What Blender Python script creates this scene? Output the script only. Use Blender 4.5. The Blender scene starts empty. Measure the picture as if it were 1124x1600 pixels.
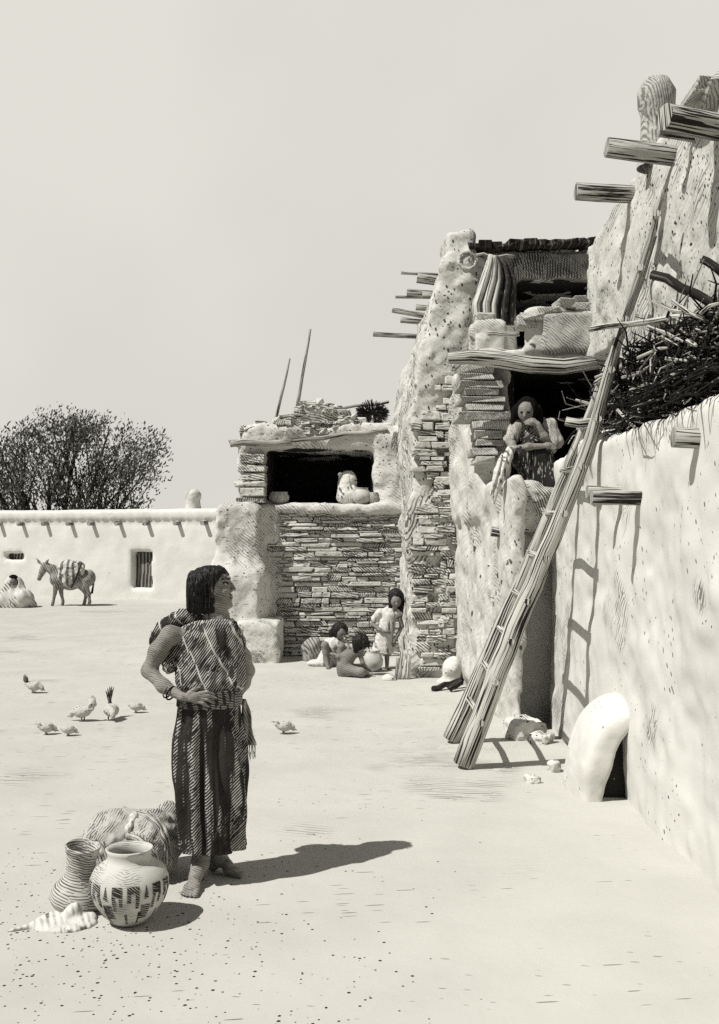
import bpy, math, random
import numpy as np
from mathutils import Vector, Matrix, noise as mnoise
import openvdb

# ------------------------------------------------------------------ camera, sky, sun, exposure
SC = bpy.context.scene
COL = SC.collection
F = 1600.0; CX = 562.0; HY = 835.0; EYE = 1.84
cam_d = bpy.data.cameras.new("camera"); cam = bpy.data.objects.new("camera", cam_d); COL.objects.link(cam)
cam.location = (0, 0, EYE); cam.rotation_euler = (math.radians(90), 0, 0)
cam_d.sensor_fit = 'VERTICAL'; cam_d.sensor_height = 36; cam_d.sensor_width = 36 * 1124 / 1600
cam_d.lens = 36 * F / 1600; cam_d.shift_y = (HY - 800) / 1600
cam_d.clip_start = 0.05; cam_d.clip_end = 900
SC.camera = cam

ELEV = math.radians(54); TR = Vector((0.85, 0.527, 0)).normalized()
SUN_TRAVEL = Vector((TR.x * math.cos(ELEV), TR.y * math.cos(ELEV), -math.sin(ELEV)))
sd = bpy.data.lights.new("sun", 'SUN'); sd.energy = 4.3; sd.angle = math.radians(0.5); sd.color = (1.0, 0.985, 0.95)
sun = bpy.data.objects.new("sun", sd); COL.objects.link(sun)
sun.rotation_euler = SUN_TRAVEL.to_track_quat('-Z', 'Y').to_euler()
sun.location = (-20, -10, 30)

W = bpy.data.worlds.new("World"); SC.world = W; W.use_nodes = True
nt = W.node_tree; nt.nodes.clear()
def wn(t, **k):
    n = nt.nodes.new(t)
    for a, b in k.items(): setattr(n, a, b)
    return n
wo = wn('ShaderNodeOutputWorld'); bg = wn('ShaderNodeBackground')
sky = wn('ShaderNodeTexSky', sky_type='NISHITA'); sky.sun_disc = False
sky.sun_elevation = ELEV; sky.sun_rotation = math.atan2(-TR.x, -TR.y)
hs = wn('ShaderNodeHueSaturation'); hs.inputs['Saturation'].default_value = 0.06; hs.inputs['Value'].default_value = 0.5
nt.links.new(sky.outputs[0], hs.inputs['Color'])
bg.inputs['Strength'].default_value = 0.05
# bright sky patch added only ahead of the camera, dim elsewhere to limit fill
tc = wn('ShaderNodeTexCoord'); sx = wn('ShaderNodeSeparateXYZ'); nt.links.new(tc.outputs['Generated'], sx.inputs[0])
def m(op, a, b=None, c=None):
    n = wn('ShaderNodeMath', operation=op)
    for i, v in enumerate((a, b, c)):
        if v is None: continue
        if isinstance(v, (int, float)): n.inputs[i].default_value = v
        else: nt.links.new(v, n.inputs[i])
    return n.outputs[0]
def mr(v, a, b, c, d):
    n = wn('ShaderNodeMapRange', interpolation_type='SMOOTHSTEP')
    nt.links.new(v, n.inputs[0])
    for i, q in enumerate((a, b, c, d)): n.inputs[i + 1].default_value = q
    return n.outputs[0]
az = m('ARCTAN2', sx.outputs[0], sx.outputs[1])
k1 = mr(m('ABSOLUTE', az), 0.50, 0.72, 1, 0)
k2 = mr(sx.outputs[2], 0.50, 0.64, 1, 0)
k3 = mr(sx.outputs[2], -0.02, 0.0, 0, 1)
k = m('MULTIPLY', m('MULTIPLY', k1, k2), k3)
wz = wn('ShaderNodeTexNoise'); nt.links.new(tc.outputs['Generated'], wz.inputs['Vector']); wz.inputs['Scale'].default_value = 2.2; wz.inputs['Detail'].default_value = 3
wv = mr(wz.outputs[0], 0.3, 0.7, 0.94, 1.04)
cb = wn('ShaderNodeCombineColor')
SKYC = (0.612, 0.597, 0.548)
hz = wn('ShaderNodeVectorMath', operation='SCALE'); hz.inputs[0].default_value = tuple(c / 0.05 for c in SKYC); nt.links.new(wv, hz.inputs['Scale'])
mx = wn('ShaderNodeMix', data_type='RGBA'); nt.links.new(k, mx.inputs[0]); nt.links.new(hs.outputs[0], mx.inputs[6]); nt.links.new(hz.outputs[0], mx.inputs[7])
nt.links.new(mx.outputs[2], bg.inputs['Color']); nt.links.new(bg.outputs[0], wo.inputs[0])

SC.view_settings.view_transform = 'Standard'; SC.view_settings.look = 'None'
SC.view_settings.exposure = 0.26; SC.view_settings.gamma = 1
SC.render.engine = 'CYCLES'; SC.cycles.max_bounces = 4; SC.cycles.diffuse_bounces = 2
try: SC.cycles.use_denoising = False
except Exception: pass

# ------------------------------------------------------------------ placing helpers
def at(px, py, Y, dy=0.0):
    """a point at distance Y (+dy) seen from the camera at photo pixel (px, py)"""
    return np.array([(px - CX) / F * Y, Y + dy, EYE - (py - HY) / F * Y])
def gy(py): return F * EYE / (py - HY)
def rnd(a, b): return random.uniform(a, b)
random.seed(7); np.random.seed(7)

def tag(o, label=None, cat=None, group=None, kind=None):
    if label: o['label'] = label
    if cat: o['category'] = cat
    if group: o['group'] = group
    if kind: o['kind'] = kind
    return o
def empty(name, loc):
    o = bpy.data.objects.new(name, None); COL.objects.link(o); o.location = tuple(float(v) for v in loc); o.empty_display_size = 0.1
    return o
def link(name, me, mat, parent=None, base=None):
    """mesh is in world coordinates; move its origin to base (or its parent's)"""
    o = bpy.data.objects.new(name, me); COL.objects.link(o)
    if mat: me.materials.append(mat)
    if base is None:
        if parent is not None: base = world_loc(parent)
        else:
            co = np.empty(len(me.vertices) * 3, 'f'); me.vertices.foreach_get('co', co); co = co.reshape(-1, 3)
            lo, hi = co.min(0), co.max(0); base = ((lo[0] + hi[0]) / 2, (lo[1] + hi[1]) / 2, lo[2])
    base = Vector([float(v) for v in base])
    me.transform(Matrix.Translation(-base))
    if parent is not None:
        o.parent = parent; o.location = base - world_loc(parent)
    else: o.location = base
    return o
def world_loc(o):
    v = Vector(o.location)
    while o.parent is not None: o = o.parent; v = v + Vector(o.location)
    return v
def copy_tree(o, parent=None):
    c = o.copy(); COL.objects.link(c); c.parent = parent
    for ch in [x for x in bpy.data.objects if x.parent == o]: copy_tree(ch, c)
    return c

# ------------------------------------------------------------------ value noise in numpy
_lat = np.random.RandomState(3).rand(64, 64, 64).astype('f')
def vnoise(x, y, z, s):
    x = np.asarray(x / s, dtype='f'); y = np.asarray(y / s, dtype='f'); z = np.asarray(z / s, dtype='f')
    x, y, z = np.broadcast_arrays(x, y, z)
    i = np.floor(x).astype(int); j = np.floor(y).astype(int); k_ = np.floor(z).astype(int)
    u = x - i; v = y - j; w = z - k_
    u = u * u * (3 - 2 * u); v = v * v * (3 - 2 * v); w = w * w * (3 - 2 * w)
    g = lambda a, b, c: _lat[(i + a) & 63, (j + b) & 63, (k_ + c) & 63]
    r = ((g(0,0,0)*(1-u)+g(1,0,0)*u)*(1-v)+(g(0,1,0)*(1-u)+g(1,1,0)*u)*v)*(1-w) + ((g(0,0,1)*(1-u)+g(1,0,1)*u)*(1-v)+(g(0,1,1)*(1-u)+g(1,1,1)*u)*v)*w
    return r * 2 - 1

# ------------------------------------------------------------------ solids grown as distance fields, meshed as one skin
class Solid:
    def __init__(s, lo, hi, vox):
        s.lo = np.array(lo, float); s.vox = vox
        s.n = np.ceil((np.array(hi, float) - s.lo) / vox).astype(int) + 1
        s.ax = [(s.lo[i] + np.arange(s.n[i]) * vox) for i in range(3)]
        s.far = vox * 12
        s.D = np.full(s.n, s.far, 'f')
    def _win(s, lo, hi):
        a = np.clip(np.floor((np.array(lo) - s.lo) / s.vox).astype(int), 0, s.n)
        b = np.clip(np.ceil((np.array(hi) - s.lo) / s.vox).astype(int) + 1, 0, s.n)
        sl = tuple(slice(a[i], b[i]) for i in range(3))
        x = s.ax[0][sl[0]][:, None, None].astype('f'); y = s.ax[1][sl[1]][None, :, None].astype('f'); z = s.ax[2][sl[2]][None, None, :].astype('f')
        return sl, x, y, z
    def put(s, fn, lo, hi, k=0.0, cut=False):
        mg = s.vox * 3 + k
        sl, x, y, z = s._win(np.array(lo) - mg, np.array(hi) + mg)
        if s.D[sl].size == 0: return s
        d = fn(x, y, z); D = s.D[sl]
        if cut: d = -d; sg = -1.0
        else: sg = 1.0
        a = sg * D; b = sg * d
        if k > 0:
            h = np.maximum(k - np.abs(a - b), 0) / k
            r = np.minimum(a, b) - h * h * k * 0.25
        else: r = np.minimum(a, b)
        s.D[sl] = sg * r
        return s
    def cap(s, a, b, ra, rb=None, k=0.0, cut=False, flat=None):
        a = np.array(a, float); b = np.array(b, float); rb = ra if rb is None else rb
        ab = b - a; L2 = max(float(ab @ ab), 1e-9)
        def fn(x, y, z):
            t = np.clip(((x - a[0]) * ab[0] + (y - a[1]) * ab[1] + (z - a[2]) * ab[2]) / L2, 0, 1)
            return np.sqrt((x - a[0] - t * ab[0]) ** 2 + (y - a[1] - t * ab[1]) ** 2 + (z - a[2] - t * ab[2]) ** 2) - (ra + (rb - ra) * t)
        R = max(ra, rb)
        return s.put(fn, np.minimum(a, b) - R, np.maximum(a, b) + R, k, cut)
    def chain(s, pts, rads, k=0.0):
        for i in range(len(pts) - 1): s.cap(pts[i], pts[i + 1], rads[i], rads[i + 1], k)
        return s
    def ell(s, c, r, k=0.0, rot=None, cut=False):
        c = np.array(c, float); r = np.array(r, float)
        M = np.eye(3) if rot is None else np.array(rot.to_matrix()).T if hasattr(rot, 'to_matrix') else rot
        def fn(x, y, z):
            X = x - c[0]; Y = y - c[1]; Z = z - c[2]
            u = (M[0,0]*X + M[0,1]*Y + M[0,2]*Z); v = (M[1,0]*X + M[1,1]*Y + M[1,2]*Z); w = (M[2,0]*X + M[2,1]*Y + M[2,2]*Z)
            q = np.sqrt((u/r[0])**2 + (v/r[1])**2 + (w/r[2])**2) + 1e-6
            g = np.sqrt((u/r[0]**2)**2 + (v/r[1]**2)**2 + (w/r[2]**2)**2) + 1e-6
            return q * (q - 1) / g
        R = r.max()
        return s.put(fn, c - R, c + R, k, cut)
    def box(s, lo, hi, r=0.0, k=0.0, cut=False, ndisp=None, rot=0.0):
        lo = np.array(lo, float); hi = np.array(hi, float); c = (lo + hi) / 2; h = (hi - lo) / 2 - r
        ca, sa = math.cos(-rot), math.sin(-rot)
        def fn(x, y, z):
            X0 = x - c[0]; Y0 = y - c[1]
            X = np.abs(ca * X0 - sa * Y0) - h[0]; Y = np.abs(sa * X0 + ca * Y0) - h[1]; Z = np.abs(z - c[2]) - h[2]
            d = np.sqrt(np.maximum(X, 0)**2 + np.maximum(Y, 0)**2 + np.maximum(Z, 0)**2) + np.minimum(np.maximum(np.maximum(X, Y), Z), 0) - r
            return d + (ndisp(x, y, z) if ndisp else 0)
        R = np.abs(hi - lo).max() * 0.5 if rot else 0
        return s.put(fn, (c - R if rot else lo), (c + R if rot else hi), k, cut)
    def poly(s, pts, z0, z1, r=0.05, k=0.0, batter=0.0, cut=False):
        P = [np.array(p, float) for p in pts]; A = np.array(P)
        def fn(x, y, z):
            x, y = np.broadcast_arrays(x, y)
            d = np.full(x.shape, 1e9, 'f'); sgn = np.ones(x.shape, 'f'); n = len(P); j = n - 1
            for i in range(n):
                e = P[j] - P[i]; wx = x - P[i][0]; wy = y - P[i][1]
                t = np.clip((wx * e[0] + wy * e[1]) / (e @ e), 0, 1)
                d = np.minimum(d, (wx - e[0]*t)**2 + (wy - e[1]*t)**2)
                c1 = y >= P[i][1]; c2 = y < P[j][1]; c3 = e[0] * wy > e[1] * wx
                al = c1 & c2 & c3; an = (~c1) & (~c2) & (~c3)
                sgn = np.where(al | an, -sgn, sgn); j = i
            d = sgn * np.sqrt(d) + r + batter * (z - z0)
            Z = np.abs(z - (z0 + z1) / 2) - (z1 - z0) / 2 + r
            return np.sqrt(np.maximum(d, 0)**2 + np.maximum(Z, 0)**2) + np.minimum(np.maximum(d, Z), 0) - r
        return s.put(fn, (A[:,0].min(), A[:,1].min(), z0), (A[:,0].max(), A[:,1].max(), z1), k, cut)
    def rough(s, *amps):
        """amps: (amplitude, size) or (amplitude, (sx, sy, sz))"""
        x, y, z = s.ax[0][:, None, None], s.ax[1][None, :, None], s.ax[2][None, None, :]
        for a, sz in amps:
            if isinstance(sz, tuple): s.D += a * vnoise(x / sz[0], y / sz[1], z / sz[2], 1.0)
            else: s.D += a * vnoise(x, y, z, sz)
        return s
    def mesh(s, name):
        g = openvdb.FloatGrid(s.far); D = np.ascontiguousarray(s.D)
        D[0] = s.far; D[-1] = s.far; D[:, 0] = s.far; D[:, -1] = s.far; D[:, :, 0] = np.maximum(D[:, :, 0], s.vox * 0.3); D[:, :, -1] = s.far
        g.copyFromArray(D.astype('f'))
        p, t, q = g.convertToPolygons(0.0, 0.0)
        p = p * s.vox + s.lo
        faces = [tuple(int(v) for v in f) for f in q] + [tuple(int(v) for v in f) for f in t]
        me = bpy.data.meshes.new(name)
        a, b, c = p[q[:, 0]], p[q[:, 1]], p[q[:, 2]]
        vol = np.einsum('ij,ij->i', a, np.cross(b, c)).sum()
        if vol < 0: faces = [f[::-1] for f in faces]
        me.from_pydata(p.tolist(), [], faces); me.polygons.foreach_set('use_smooth', np.ones(len(faces), bool)); me.update()
        return me
    def obj(s, name, mat, parent=None, base=None): return link(name, s.mesh(name), mat, parent, base)

# ------------------------------------------------------------------ explicit meshes
class MB:
    def __init__(s): s.v = []; s.f = []; s.uv = []
    def tube(s, pts, rads, n=8, jag=0.0, u0=None):
        pts = [np.array(p, float) for p in pts]
        if not hasattr(rads, '__len__'): rads = [rads] * len(pts)
        base = len(s.v); L = 0.0; u0 = rnd(0, 50) if u0 is None else u0
        up = np.array([0.13, 0.21, 0.97]); R = max(rads); circ = 2 * math.pi * R
        rings = []
        for i, p in enumerate(pts):
            d = pts[min(i + 1, len(pts) - 1)] - pts[max(i - 1, 0)]; d = d / (np.linalg.norm(d) + 1e-9)
            if abs(d @ up) > 0.95: up = np.array([0.9, 0.3, 0.1])
            a = np.cross(d, up); a /= np.linalg.norm(a); b = np.cross(d, a)
            if i: L += np.linalg.norm(p - pts[i - 1])
            rings.append(L)
            for j in range(n):
                t = 2 * math.pi * j / n; r = rads[i] * (1 + rnd(-jag, jag))
                s.v.append(tuple(p + r * (math.cos(t) * a + math.sin(t) * b)))
        for i in range(len(pts) - 1):
            for j in range(n):
                j2 = (j + 1) % n
                s.f.append((base + i*n + j, base + (i+1)*n + j, base + (i+1)*n + j2, base + i*n + j2))
                ua, ub = u0 + circ * j / n, u0 + circ * (j + 1) / n
                s.uv.append([(ua, rings[i]), (ua, rings[i+1]), (ub, rings[i+1]), (ub, rings[i])])
        for end in (0, len(pts) - 1):
            idx = [base + end*n + j for j in range(n)]
            if end == 0: idx = idx
            else: idx = idx[::-1]
            s.f.append(tuple(idx)); s.uv.append([(u0 + R * math.cos(2*math.pi*j/n), 77 + R * math.sin(2*math.pi*j/n)) for j in range(n)])
        return s
    def stone(s, c, h, j=0.18, rot=0.0, bev=0.22):
        """an irregular block: each face an inset quad, chamfered edges"""
        base = len(s.v); vs = []
        ca, sa = math.cos(rot), math.sin(rot)
        b = [max(0.002, bev * min(h))] * 3
        cr = {}
        for sx_ in (-1, 1):
            for sy_ in (-1, 1):
                for sz_ in (-1, 1):
                    off = [rnd(-j, j) * h[i] for i in range(3)]
                    for ax in range(3):
                        p = [sx_ * h[0], sy_ * h[1], sz_ * h[2]]
                        for q in range(3):
                            p[q] += off[q]
                            if q != ax: p[q] -= (sx_, sy_, sz_)[q] * b[q]
                        X = p[0] * ca - p[1] * sa; Y = p[0] * sa + p[1] * ca
                        cr[(sx_, sy_, sz_, ax)] = base + len(vs); vs.append((c[0] + X, c[1] + Y, c[2] + p[2]))
        s.v += vs
        def face(ids):
            P = [np.array(s.v[i]) for i in ids]; n_ = np.cross(P[1] - P[0], P[2] - P[0]); cc = sum(P) / len(P) - np.array(c)
            if n_ @ cc < 0: ids = ids[::-1]
            s.f.append(tuple(ids)); s.uv.append([(s.v[i][0], s.v[i][2]) for i in ids])
        for ax in range(3):
            o1, o2 = [q for q in range(3) if q != ax]
            for sg in (-1, 1):
                ids = []
                for (p_, q_) in ((-1,-1),(1,-1),(1,1),(-1,1)):
                    kx = [0,0,0]; kx[ax] = sg; kx[o1] = p_; kx[o2] = q_; ids.append(cr[(kx[0],kx[1],kx[2],ax)])
                face(ids)
            for p_ in (-1, 1):
                for q_ in (-1, 1):   # edges parallel to ax
                    k0 = [0,0,0]; k0[o1] = p_; k0[o2] = q_
                    a_ = list(k0); a_[ax] = -1; b_ = list(k0); b_[ax] = 1
                    face([cr[(*a_, o1)], cr[(*b_, o1)], cr[(*b_, o2)], cr[(*a_, o2)]])
        for key in [(a_, b_, c_) for a_ in (-1,1) for b_ in (-1,1) for c_ in (-1,1)]:
            face([cr[(*key, 0)], cr[(*key, 1)], cr[(*key, 2)]])
        return s
    def quad(s, pts, uv=None):
        b = len(s.v); s.v += [tuple(float(q) for q in p) for p in pts]; s.f.append(tuple(range(b, b + len(pts)))); s.uv.append(uv or [(p[0], p[2]) for p in pts]); return s
    def grid(s, P, UV=None, close_u=False):
        """P[i][j] points"""
        b = len(s.v); n = len(P); mm = len(P[0])
        for row in P: s.v += [tuple(float(q) for q in p) for p in row]
        for i in range(n - 1):
            for j in range(mm if close_u else mm - 1):
                j2 = (j + 1) % mm
                s.f.append((b + i*mm + j, b + i*mm + j2, b + (i+1)*mm + j2, b + (i+1)*mm + j))
                if UV is not None:
                    jj = j + 1
                    s.uv.append([UV(i, j), UV(i, jj), UV(i+1, jj), UV(i+1, j)])
                else: s.uv.append([(0, 0)] * 4)
        return s
    def mesh(s, name, smooth=False):
        me = bpy.data.meshes.new(name); me.from_pydata([tuple(float(q) for q in v) for v in s.v], [], s.f)
        uvl = me.uv_layers.new(name='UVMap'); flat = [c for f in s.uv for p in f for c in p]
        uvl.data.foreach_set('uv', np.array(flat, 'f'))
        if smooth: me.polygons.foreach_set('use_smooth', np.ones(len(s.f), bool))
        me.update(); return me
    def obj(s, name, mat, parent=None, smooth=False, base=None, thick=0.0):
        o = link(name, s.mesh(name, smooth), mat, parent, base)
        if thick:
            md = o.modifiers.new('thickness', 'SOLIDIFY'); md.thickness = thick; md.offset = 0
        return o
def lathe(prof, c, n=48, wob=0.0, tilt=None):
    """prof: (r, z) from bottom outside up and back inside"""
    m_ = MB(); P = []
    for i, (r, z) in enumerate(prof):
        P.append([np.array([r * math.cos(2*math.pi*j/n), r * math.sin(2*math.pi*j/n), z]) * 1.0 for j in range(n)])
    if tilt is not None:
        R = np.array(tilt.to_matrix()); P = [[R @ p for p in row] for row in P]
    P = [[p + np.array(c) for p in row] for row in P]
    L = [0.0]
    for i in range(1, len(prof)): L.append(L[-1] + math.hypot(prof[i][0]-prof[i-1][0], prof[i][1]-prof[i-1][1]))
    m_.grid(P, lambda i, j: (j / n, L[i]), close_u=True)
    return m_

# ------------------------------------------------------------------ ink-and-paper surfaces
PAPER = (0.66, 0.65, 0.60)
INK = (0.022, 0.019, 0.017)
def material(name, base=PAPER, feats=(), ink=INK, coord='Object', rough=0.95, var=0.05, relief=None, lumps=None, spec=0.15):
    ALB = 0.76; base = tuple(c * ALB for c in base); feats = [dict(f, col=tuple(c * ALB for c in f['col'])) if 'col' in f else f for f in feats]
    mt = bpy.data.materials.new(name); mt.use_nodes = True; t = mt.node_tree; t.nodes.clear()
    def N(ty, **kw):
        n = t.nodes.new(ty)
        for a, b in kw.items(): setattr(n, a, b)
        return n
    def put(sock, v):
        if hasattr(v, 'default_value') or hasattr(v, 'is_linked'): t.links.new(v, sock)
        else: sock.default_value = v
    def M(op, a, b=0.0, c=None):
        n = N('ShaderNodeMath', operation=op); put(n.inputs[0], a); put(n.inputs[1], b)
        if c is not None: put(n.inputs[2], c)
        return n.outputs[0]
    def MR(v, a, b, c=0.0, d=1.0):
        n = N('ShaderNodeMapRange', interpolation_type='SMOOTHSTEP'); t.links.new(v, n.inputs[0])
        for i, q in enumerate((a, b, c, d)): n.inputs[i + 1].default_value = q
        return n.outputs[0]
    out = N('ShaderNodeOutputMaterial'); bs = N('ShaderNodeBsdfPrincipled'); t.links.new(bs.outputs[0], out.inputs[0])
    bs.inputs['Roughness'].default_value = rough; bs.inputs['Specular IOR Level'].default_value = spec
    tcn = N('ShaderNodeTexCoord'); co = tcn.outputs[coord]
    geo = None
    def noise(sc, det=2.0, vec=None, scale3=None, w=0.0):
        n = N('ShaderNodeTexNoise', noise_dimensions='3D'); v = vec or co
        mp = N('ShaderNodeMapping'); t.links.new(v, mp.inputs['Vector']); mp.inputs['Location'].default_value = (w, w * 1.7, w * 0.3)
        if scale3: mp.inputs['Scale'].default_value = scale3
        t.links.new(mp.outputs[0], n.inputs['Vector']); n.inputs['Scale'].default_value = sc; n.inputs['Detail'].default_value = det
        return n.outputs[0]
    masks = []
    for fi, f in enumerate(feats):
        kd = f['k']
        reg = None
        if 'reg' in f:
            s_, a, b = f['reg'][:3]; reg = MR(noise(s_, 2.0, w=3.1 * fi + 1, scale3=f.get('reg3')), a, b)
        if 'lim' in f:      # limits (axis, lo, hi) in coord space, soft
            for ax, lo, hi in f['lim']:
                sp = N('ShaderNodeSeparateXYZ'); t.links.new(co, sp.inputs[0]); q = MR(sp.outputs[ax], lo, hi)
                reg = q if reg is None else M('MULTIPLY', reg, q)
        if kd == 'dash':
            mp = N('ShaderNodeMapping'); mp.inputs['Rotation'].default_value = f.get('rot', (0, 0, 0)); 
            mp0 = N('ShaderNodeMapping'); t.links.new(co, mp.inputs['Vector']); t.links.new(mp.outputs[0], mp0.inputs['Vector'])
            mp0.inputs['Scale'].default_value = tuple(1.0 / q for q in f['size'])
            wv_ = mp0.outputs[0]
            if f.get('warp'):
                nn = N('ShaderNodeTexNoise'); t.links.new(wv_, nn.inputs['Vector']); nn.inputs['Scale'].default_value = 0.8
                vm = N('ShaderNodeVectorMath', operation='MULTIPLY_ADD'); t.links.new(nn.outputs['Color'], vm.inputs[0]); vm.inputs[1].default_value = (f['warp'],) * 3; t.links.new(wv_, vm.inputs[2]); wv_ = vm.outputs[0]
            vo = N('ShaderNodeTexVoronoi', feature='F1'); t.links.new(wv_, vo.inputs['Vector']); vo.inputs['Scale'].default_value = 1.0; vo.inputs['Randomness'].default_value = 1.0
            sp = N('ShaderNodeSeparateColor'); t.links.new(vo.outputs['Color'], sp.inputs[0])
            th = M('MULTIPLY', M('ADD', sp.outputs[1], 0.35), f.get('r', 0.3))
            dd = M('SUBTRACT', th, vo.outputs['Distance']); mk = MR(dd, -0.02, 0.05)
            dens = f.get('d', 0.5)
            if reg is not None: dens = M('MULTIPLY', reg, dens)
            mk = M('MULTIPLY', mk, M('LESS_THAN', sp.outputs[0], dens))
        elif kd == 'hatch':
            n3 = Vector(f['n']).normalized(); e1 = n3.cross(Vector((0.2, 1, 0.1))).normalized(); sp_ = f['sp']
            def dot(vv, sc):
                dp = N('ShaderNodeVectorMath', operation='DOT_PRODUCT'); t.links.new(co, dp.inputs[0]); dp.inputs[1].default_value = tuple(q * sc for q in vv); return dp.outputs['Value']
            # the hand works in patches: each patch has its own phase, slant and pressure
            cell = f.get('cell', 7.0) * sp_
            wn_ = N('ShaderNodeTexNoise'); t.links.new(co, wn_.inputs['Vector']); wn_.inputs['Scale'].default_value = 2.2 / cell; wn_.inputs['Detail'].default_value = 1.0
            vm = N('ShaderNodeVectorMath', operation='MULTIPLY_ADD'); t.links.new(wn_.outputs['Color'], vm.inputs[0]); vm.inputs[1].default_value = (cell * 0.9,) * 3; t.links.new(co, vm.inputs[2])
            vo = N('ShaderNodeTexVoronoi', feature='F1'); t.links.new(vm.outputs[0], vo.inputs['Vector']); vo.inputs['Scale'].default_value = 1.0 / cell
            spc = N('ShaderNodeSeparateColor'); t.links.new(vo.outputs['Color'], spc.inputs[0])
            ph = M('ADD', dot(n3, 1 / sp_), spc.outputs[0])
            ph = M('ADD', ph, M('MULTIPLY', M('MULTIPLY', M('SUBTRACT', spc.outputs[1], 0.5), f.get('slant', 0.5)), dot(e1, 1 / sp_)))
            ph = M('ADD', ph, M('MULTIPLY', noise(f.get('ws', 0.12 / sp_), 1.0, w=fi * 2.7), f.get('wob', 1.6)))
            sn = M('SINE', M('MULTIPLY', ph, 6.2832))
            th = 1 - 2 * f.get('duty', 0.4)
            # strokes run out: fine noise stretched along the stroke
            st = N('ShaderNodeCombineXYZ'); t.links.new(dot(n3, 1 / sp_), st.inputs[0]); t.links.new(dot(e1, 0.16 / sp_), st.inputs[1]); t.links.new(dot(n3.cross(e1), 0.16 / sp_), st.inputs[2])
            nn = N('ShaderNodeTexNoise'); t.links.new(st.outputs[0], nn.inputs['Vector']); nn.inputs['Scale'].default_value = 1.0; nn.inputs['Detail'].default_value = 1.0
            thv = M('ADD', M('MULTIPLY', M('SUBTRACT', nn.outputs[0], 0.5), -2.6 * f.get('run', 1.0)), th)
            thv = M('ADD', thv, M('MULTIPLY', M('SUBTRACT', spc.outputs[2], 0.5), f.get('press', 0.9)))
            if 'brk' in f: thv = M('ADD', M('MULTIPLY', M('SUBTRACT', noise(f['brk'], 2.0, w=fi * 5.3 + 2), 0.5), -2.0), thv)
            sf_ = f.get('soft', 0.25); mk = MR(M('SUBTRACT', sn, thv), -sf_, sf_)
            if reg is not None: mk = M('MULTIPLY', mk, reg)
        elif kd == 'grain':
            mk = noise(1.0, f.get('det', 3.0), scale3=f['s3'], w=fi * 3.3)
            mk = MR(mk, f['a'], f['b'])
            if reg is not None: mk = M('MULTIPLY', mk, reg)
        elif kd == 'stripe':
            sp = N('ShaderNodeSeparateXYZ'); t.links.new(co, sp.inputs[0])
            q = M('ADD', sp.outputs[f['ax']], M('MULTIPLY', noise(f.get('ns', 6), 2), f.get('wob', 0.01)))
            q = M('FRACT', M('DIVIDE', q, f['per']))
            mk = M('MULTIPLY', M('GREATER_THAN', q, f['lo']), M('LESS_THAN', q, f['hi']))
        elif kd == 'solid':
            mk = reg
        if 'isl' in f:
            if geo is None: geo = N('ShaderNodeNewGeometry')
            lo, hi = f['isl']; R = geo.outputs['Random Per Island']
            mk = M('MULTIPLY', mk, M('MULTIPLY', M('GREATER_THAN', R, lo), M('LESS_THAN', R, hi)))
        masks.append((M('MULTIPLY', mk, f.get('s', 1.0)), f.get('col')))
    cv = N('ShaderNodeMix', data_type='RGBA'); nz = MR(noise(f_s if (f_s := 1.7) else 1, 4.0, w=9), 0.25, 0.75)
    t.links.new(nz, cv.inputs[0]); cv.inputs[6].default_value = (*[c * (1 - var) for c in base], 1); cv.inputs[7].default_value = (*[min(1, c * (1 + var)) for c in base], 1)
    cur = cv.outputs[2]
    for mk, colr in masks:
        mxn = N('ShaderNodeMix', data_type='RGBA'); t.links.new(mk, mxn.inputs[0]); t.links.new(cur, mxn.inputs[6]); mxn.inputs[7].default_value = (*(colr or ink), 1); cur = mxn.outputs[2]
    t.links.new(cur, bs.inputs['Base Color'])
    nrm = None
    if lumps:
        bp = N('ShaderNodeBump'); bp.inputs['Strength'].default_value = 1.0; bp.inputs['Distance'].default_value = lumps[1]
        t.links.new(noise(lumps[0], 4.0, w=4), bp.inputs['Height']); nrm = bp.outputs[0]
    if relief:   # fine raked grooves
        n3, sp_, amp = relief; l = math.sqrt(sum(q*q for q in n3)); dp = N('ShaderNodeVectorMath', operation='DOT_PRODUCT'); t.links.new(co, dp.inputs[0])
        dp.inputs[1].default_value = tuple(q / l / sp_ for q in n3)
        ph = M('ADD', dp.outputs['Value'], M('MULTIPLY', noise(0.06 / sp_, 1.0, w=8), 1.2))
        sn = M('SINE', M('MULTIPLY', ph, 6.2832))
        sn = M('MULTIPLY', sn, MR(noise(0.35 / sp_, 2.0, w=18), 0.38, 0.55))
        bp = N('ShaderNodeBump'); bp.inputs['Strength'].default_value = 1.0; bp.inputs['Distance'].default_value = amp
        t.links.new(sn, bp.inputs['Height'])
        if nrm: t.links.new(nrm, bp.inputs['Normal'])
        nrm = bp.outputs[0]
    if nrm: t.links.new(nrm, bs.inputs['Normal'])
    return mt

def cr(pts, m_=6):
    P = [np.array(p, float) for p in pts]; P = [2 * P[0] - P[1]] + P + [2 * P[-1] - P[-2]]; out = []
    for i in range(1, len(P) - 2):
        for q in range(m_):
            t = q / m_; out.append(0.5 * ((2*P[i]) + (-P[i-1] + P[i+1]) * t + (2*P[i-1] - 5*P[i] + 4*P[i+1] - P[i+2]) * t*t + (-P[i-1] + 3*P[i] - 3*P[i+1] + P[i+2]) * t**3))
    out.append(P[-2]); return out
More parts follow.
